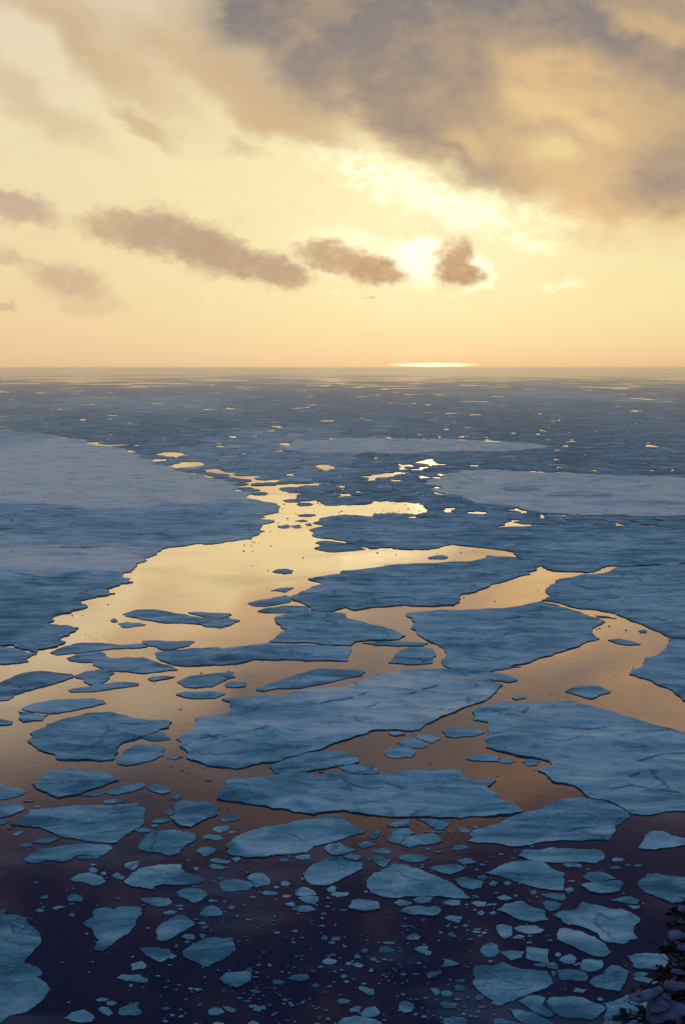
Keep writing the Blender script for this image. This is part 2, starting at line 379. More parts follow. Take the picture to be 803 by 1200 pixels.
# landmark floes: key, tone, label, short name for its neighbours, outline
LAND = [
 ('left', .56, 'vast pale ice sheet filling the left of the picture above the open channel', 'vast left sheet',
  'z -70,502 0,502 60,509 110,517 150,528 178,541 205,548 240,556 280,570 300,577 306,587 b 145,10 130,22 175,35 150,65 120,80 90,92 40,100 0,103 a 780,104 700,108 620,118 560,135 535,150 500,172 470,190 460,205 430,215 455,230 465,243 400,258 345,267 380,272 402,282 340,292 290,305 280,320 300,332 250,348 205,356 190,375 165,386 200,392 240,396 275,402 265,412 240,428 210,436 230,450 180,470 120,490 70,474 0,463 -150,455'),
 ('mid_upper', .34, 'dark blue floe between the two upper arms of the golden channel', 'floe between the channel arms',
  'z 368,612 375,607 395,604 430,605 470,604 500,607 520,600 560,602 600,610 612,628 600,640 565,641 b 803,110 760,122 700,130 620,128 560,122 520,125 500,120 460,110 430,108 400,95 360,90 320,75 345,50 320,38'),
 ('mid_long', .36, 'long ragged blue floe running from the golden channel to the small orange pool', 'long ragged central floe',
  'b 243,292 300,268 355,250 330,240 300,232 360,222 410,215 420,203 520,195 600,182 680,178 803,172 c 60,170 110,150 210,157 275,180 285,200 250,208 265,215 180,238 110,262 25,285 20,300 0,322 b 740,326 640,322 520,330 462,340 430,330 385,345 340,345 310,340 300,325 250,305'),
 ('mid_low', .40, 'blue floe with a toothed left edge beside the lower end of the golden channel', 'toothed blue floe',
  'b 185,365 240,350 320,345 430,352 450,372 520,392 600,410 640,430 620,443 540,445 480,448 450,463 400,462 330,456 250,453 165,450 230,410 200,390 185,378'),
 ('shelf', .40, 'long flat shelf of ice between the golden channel and the orange strip below', 'long flat shelf',
  'a 540,490 570,485 620,480 700,475 760,470 b 0,475 100,462 170,455 250,459 330,463 400,468 450,470 455,480 440,517 350,515 250,513 110,512 60,525 0,532 a 720,532 600,530 560,516 545,505'),
 ('upper_right', .38, 'broad blue floe at the right edge above the lower orange pool', 'broad upper-right floe',
  'c 303,306 320,265 350,245 370,231 430,220 490,215 560,192 620,190 803,182 1000,178 1000,440 803,440 745,432 680,403 640,385 560,352 500,340 440,336 380,320'),
 ('rough', .30, 'rough dark band of broken ice crossing the right side below the pale sheet', 'rough dark band',
  'c 60,118 215,150 222,170 268,187 290,189 325,180 345,204 400,206 490,206 560,185 640,184 803,176 1000,172 1000,75 803,62 700,50 600,45 500,50 400,42 280,42 200,50 150,60 100,80'),
 ('centre_right', .42, 'large smooth blue floe right of centre with a crack around its left corner', 'large floe right of centre',
  'b 645,350 700,345 803,340 c 60,340 120,335 230,327 270,316 300,310 370,330 436,347 470,362 525,382 500,395 480,406 505,440 440,460 400,475 350,490 300,505 250,525 190,540 130,550 60,552 0,548 b 790,540 765,515 785,490 770,472 740,455 700,435 680,415 660,405 675,385 665,370 645,362'),
 ('right_low', .44, 'blue floe at the right edge, right of the large orange pool', 'right edge floe',
  'c 1000,445 803,444 746,437 740,460 730,480 715,495 690,503 665,506 655,530 635,545 615,550 610,565 f 622,0 608,28 640,38 690,52 715,68 740,75 765,92 790,110 803,122 900,170 1000,200'),
 ('heart', .52, 'huge pale floe in the middle with a smooth grey upper half and rough lower left', 'huge central floe',
  'd 680,182 740,175 803,160 e 30,125 0,115 80,108 200,105 250,92 300,80 420,75 470,58 520,38 600,22 680,12 740,10 803,12 f 60,25 100,45 168,66 130,100 60,135 0,160 e 740,190 690,222 640,225 580,222 520,225 480,240 425,258 370,278 300,298 240,315 200,330 140,335 100,345 50,358 0,352 d 760,350 720,345 650,320 645,290 625,278 635,265 615,255 650,230 680,205'),
 ('long', .46, 'very long low floe stretched across the middle below the huge central floe', 'very long low floe',
  'g1 475,280 495,235 520,175 600,162 700,152 g2 0,138 60,128 150,120 220,130 250,140 320,140 400,125 440,128 480,135 560,142 620,140 700,128 803,115 g3 60,113 130,118 200,108 270,105 300,110 310,135 330,158 370,170 410,175 510,172 480,195 455,210 480,232 510,245 540,285 610,298 640,325 668,355 600,368 500,378 400,380 320,386 300,392 240,385 120,382 0,383 g2 740,384 660,380 600,373 500,360 420,345 380,350 290,355 240,370 180,360 120,355 90,340 60,335 0,335 g1 780,325 700,312 620,298 550,290'),
 ('slab_above', .48, 'slim floe wedged between the huge central floe and the very long low floe', 'slim wedged floe',
  'e 165,350 200,335 260,316 330,300 430,298 480,325 470,338 440,345 400,348 330,360 280,366 230,372 190,372'),
 ('right_big', .50, 'largest floe on the right, streaked blue-grey, running out of frame below the pool', 'largest right floe',
  'f 65,155 100,140 180,125 245,132 300,124 400,122 450,132 500,145 560,162 600,175 660,195 740,215 803,232 900,255 1000,300 1000,500 880,490 803,505 700,515 655,518 620,515 590,495 540,470 470,458 440,430 400,412 350,405 325,385 290,362 340,345 330,330 300,322 240,315 180,300 140,292 110,282 118,270 98,255 115,215 115,195 65,188 68,170'),
 ('right_dome', .50, 'pale rounded floe tucked under the lower left corner of the largest right floe', 'pale rounded right floe',
  'g3 340,528 372,505 355,485 400,455 500,430 560,408 600,390 650,372 700,355 803,318 g4 40,300 80,285 150,275 260,280 340,292 430,330 488,362 490,388 440,425 402,445 405,480 388,510 365,525 340,520 240,522 150,525 60,527 0,530 h3 740,38 680,52 620,60 540,45 450,36 400,36'),
 ('left_big', .34, 'big blue floe on the left with a stepped lower edge in the pinkish water', 'big stepped left floe',
  'd 115,230 150,215 190,195 240,180 300,165 380,160 440,172 520,190 600,195 590,212 560,218 545,230 500,245 470,255 430,265 415,280 400,290 412,300 395,325 350,330 320,325 270,327 200,324 185,305 160,300 130,290 115,275 95,262 115,245 105,235'),
 ('left_kite', .36, 'kite-shaped blue floe with a pointed dark lower edge in grey water at left', 'kite-shaped left floe',
  'g0 190,190 230,175 250,150 290,122 340,110 400,100 500,110 560,115 640,130 700,168 640,185 570,213 500,235 440,255 340,272 310,258 280,240 210,212'),
 ('left_slab', .46, 'broad smooth floe at lower left with a long curved dark front edge', 'broad smooth left floe',
  'g0 65,425 110,400 160,370 180,345 240,338 300,335 400,325 500,322 600,318 700,312 803,302 g1 20,325 50,325 52,345 40,375 50,405 40,430 0,460 g0 770,475 740,490 710,515 690,535 640,538 600,535 540,530 480,520 420,510 360,500 330,490 290,470 240,450 170,440 80,435'),
 ('left_sliver', .38, 'long low blue floe just below the broad smooth floe at lower left', 'long low lower-left floe',
  'h0 135,135 160,125 190,100 230,70 300,68 340,60 420,50 520,42 600,44 640,50 668,70 640,85 610,110 570,114 450,112 420,135 370,150 310,140 270,135 240,152 200,157 150,150'),
 ('notch', .42, 'wide floe with a notched top edge and darker tail in the lower left water', 'wide notched floe',
  'h0 730,270 760,240 803,200 h1 15,187 60,178 130,165 200,162 260,162 265,195 290,215 330,225 370,232 412,255 370,275 300,285 210,285 160,280 110,290 98,308 60,303 20,295 h0 770,290'),
 ('angular', .40, 'many-cornered floe with a raised middle right of the broad smooth left floe', 'many-cornered floe',
  'g1 230,310 260,292 290,290 330,292 370,290 440,305 488,330 475,370 440,385 400,400 350,425 320,445 260,438 230,420 215,400 195,388 230,370 225,340'),
 ('triangle', .38, 'triangular rough floe with pressure folds below the many-cornered floe', 'rough triangular floe',
  'h1 5,60 30,30 50,5 g1 40,520 60,490 90,475 130,465 200,465 250,470 300,475 350,492 h1 350,15 310,40 280,60 260,85 250,100 200,112 160,105 140,92 60,90 20,78'),
 ('mitten', .46, 'mitten-shaped pale floe pointing up to the right, bottom centre-left', 'mitten-shaped floe',
  'g1 530,552 560,522 590,500 640,480 680,465 740,450 803,440 g2 60,432 100,420 140,410 205,397 215,404 290,388 370,370 385,375 400,390 430,412 470,430 500,452 540,475 500,485 460,495 420,512 380,525 300,545 h2 240,55 190,95 130,102 80,103 20,105 h1 740,122 690,120 650,122 600,115 560,110 530,95 545,75 520,60'),
 ('oval', .50, 'plump oval floe with a frosted ridge just below the mitten-shaped floe', 'plump oval floe',
  'h2 175,220 200,200 215,180 230,165 260,155 310,130 360,132 400,128 440,140 470,148 530,155 525,190 480,212 430,235 400,248 380,262 340,278 300,285 260,286 220,282 205,268 195,255 185,240'),
 ('whale', .50, 'whale-backed pale floe tapering to a point on the right, lower centre', 'whale-backed floe',
  'h2 550,260 565,240 590,215 630,208 650,190 680,182 710,160 760,165 803,175 h3 0,182 60,192 130,225 200,255 240,270 280,300 320,328 360,358 330,366 250,362 180,350 110,350 50,352 0,352 h2 780,352 740,362 700,360 650,356 620,345 590,335 570,315 555,300 552,280'),
 ('prow', .46, 'long prow-shaped floe pointing left with a dark undercut edge, lower right', 'prow-shaped floe',
  'h3 445,212 480,205 510,190 550,165 600,150 640,147 700,142 803,160 h4 20,180 60,200 108,213 100,240 108,275 107,318 60,316 0,308 h3 740,298 690,285 640,268 600,255 560,240 500,225'),
 ('bar', .46, 'smooth bar-shaped floe with rounded right end above the prow-shaped floe', 'bar-shaped floe',
  'h3 640,115 660,85 700,78 803,72 h4 40,64 100,72 150,70 210,75 280,75 320,85 345,100 345,120 330,140 300,155 280,158 200,150 150,152 90,155 50,155 0,152 h3 750,150 690,132'),
 ('broken_diamond', .42, 'rough diamond floe with a crumbled right side near the prow-shaped floe', 'rough diamond floe',
  'h3 515,430 545,415 560,398 600,392 630,382 660,378 690,400 740,420 780,430 803,445 803,492 760,498 720,505 650,490 620,480 590,460 565,445'),
 ('grey_plate', .40, 'big dull grey speckled plate with a scalloped right end, lower right', 'big grey speckled plate',
  'h4 45,460 75,445 100,435 180,425 200,400 215,382 240,395 290,400 330,410 370,425 440,425 480,440 520,460 552,480 550,505 525,520 i4 520,25 536,42 530,52 500,55 470,75 440,80 400,70 350,65 320,45 300,15 h4 250,545 210,530 170,520 130,520 100,505 90,485'),
 ('shoe', .40, 'shoe-shaped floe with a dark lower rim, tucked under the grey plate', 'shoe-shaped floe',
  'h4 75,548 110,540 150,548 i4 200,5 240,25 290,40 320,60 345,75 365,105 382,130 360,145 340,155 310,153 290,148 240,130 200,115 170,98 140,85 100,70 65,55 62,25'),
 ('right_arrow', .50, 'bright floe cut by the right edge with a sharp dark curved front', 'bright right edge floe',
  'h4 535,270 560,250 590,232 595,218 620,222 650,215 700,228 803,240 1000,250 1000,385 803,386 740,390 680,362 640,350 600,335 570,315 550,300'),
 ('right_hump', .48, 'small humped floe at right edge above the bright right edge floe', 'humped right edge floe',
  'h4 540,67 560,40 580,10 g4 590,490 610,475 640,470 690,473 740,500 803,512 1000,530 h4 1000,52 803,50 760,62 700,66 640,78 600,76 570,74'),
 ('shield', .44, 'big shield-shaped floe with diagonal stripes near the bottom right', 'striped shield floe',
  'i3 378,230 395,205 450,202 490,208 520,200 550,185 575,195 600,210 640,222 700,230 803,240 i4 8,245 25,270 45,308 20,325 0,340 i3 740,360 690,378 640,395 580,420 520,442 480,430 490,410 450,388 420,365 395,345 375,320 385,285 372,255'),
 ('plate_low', .42, 'wide grey plate with a wavy left edge near the bottom right', 'wide bottom-right plate',
  'i4 0,420 20,395 90,393 150,388 220,395 290,430 325,440 355,455 348,470 325,485 300,510 280,522 240,522 200,515 150,518 110,515 85,505 70,495 40,475 20,450'),
 ('corner', .44, 'large floe at the bottom edge partly hidden by the snowy conifer', 'floe under the conifer',
  'i4 335,552 345,500 360,455 345,432 400,420 430,405 470,380 520,385 600,420 650,460 720,520 760,620 740,700 330,700'),
 ('chevron', .42, 'square-shouldered floe with a pointed top in the bottom right', 'square-shouldered floe',
  'i4 255,310 265,290 280,275 320,262 340,250 360,225 385,205 430,210 450,225 490,245 480,268 470,290 450,325 435,358 400,352 370,350 330,340 290,335'),
 ('gate', .44, 'flat-topped trapezoid floe left of the conifer branches', 'flat-topped floe by the conifer',
  'i4 470,150 500,150 530,138 600,136 690,140 715,160 720,190 700,215 680,232 640,232 560,225 530,222 510,213 512,190 495,170'),
 ('bottom_left', .34, 'large dark blue floe filling the bottom left corner with two deep bays', 'corner floe at bottom left',
  'h0 -250,425 0,430 40,425 45,440 20,455 60,460 110,462 175,480 150,492 165,515 190,530 i0 215,0 240,45 245,75 200,115 170,150 145,175 140,195 190,208 240,228 248,245 245,262 205,275 240,285 275,308 292,350 270,385 240,420 200,450 160,478 100,490 60,500 25,525 0,545 -60,580 -250,600'),
 ('boot', .38, 'boot-shaped floe with a layered surface in the dark water, lower left', 'boot-shaped floe',
  'h0 490,505 520,490 560,470 545,440 575,422 620,420 680,432 700,412 760,415 803,410 h1 25,420 30,435 10,460 0,490 h0 780,540 i0 770,5 720,35 680,60 650,90 610,122 585,118 558,115 562,95 580,62 560,35 550,12 h0 535,540'),
 ('cushion', .42, 'thick cushion-shaped floe tilted up to the right, lower left', 'cushion-shaped floe',
  'h1 120,540 150,510 185,495 225,475 265,460 300,475 320,492 345,515 325,530 300,543 i1 280,2 240,25 200,50 150,65 118,55 125,35 112,10'),
 ('heart_small', .42, 'large smooth four-sided floe alone in the dark water, bottom left of centre', 'smooth four-sided floe',
  'i1 270,130 290,110 320,90 360,72 400,50 460,40 570,42 578,80 585,120 550,140 520,165 490,178 470,185 440,200 410,215 380,202 350,185 310,170 280,155'),
 ('fin', .40, 'fin-shaped floe lying left of the smooth four-sided floe', 'fin-shaped floe',
  'i1 18,105 60,103 100,102 150,108 190,110 210,135 240,152 220,165 200,168 187,160 165,178 140,187 90,165 50,140'),
 ('ear', .42, 'ear-shaped floe below the smooth four-sided floe', 'ear-shaped floe',
  'i1 490,285 510,265 530,250 580,248 620,245 650,238 670,248 680,265 670,300 640,312 610,330 590,337 540,320 515,310'),
 ('barge', .44, 'barge-shaped floe with a squared right end, lower centre', 'barge-shaped floe',
  'h2 445,410 460,395 465,375 500,368 540,374 570,375 625,385 632,420 600,432 520,437 480,428 455,425'),
 ('bottom_edge', .42, 'wide rounded floe cut by the bottom edge right of centre', 'rounded bottom edge floe',
  'i2 385,545 400,528 420,515 480,502 520,508 560,515 600,525 640,540 650,620 380,620'),
 ('cow', .44, 'cow-shaped floe with speckled top below the whale-backed floe', 'speckled cow-shaped floe',
  'h2 750,440 765,425 785,415 h3 20,410 60,408 110,418 150,412 180,422 182,448 165,462 140,468 80,460 30,462 0,458'),
 ('pale_sheet', .80, 'pale grey smooth ice sheet at the right, in front of the far pack', 'pale grey sheet',
  'z 500,566 520,556 540,551 580,550 620,553 660,553 700,556 803,560 930,562 940,604 803,603 760,605 700,604 650,601 620,598 590,592 560,590 540,583 520,580 505,574'),
 ('pale_strip', .74, 'thin pale grey ice sheet lying across the distant pack ice', 'thin distant sheet',
  'z 322,524 345,518 370,515 400,513 440,512 480,514 520,514 560,516 600,518 625,520 650,523 620,526 600,528 540,528 500,530 450,531 400,530 360,529'),
]
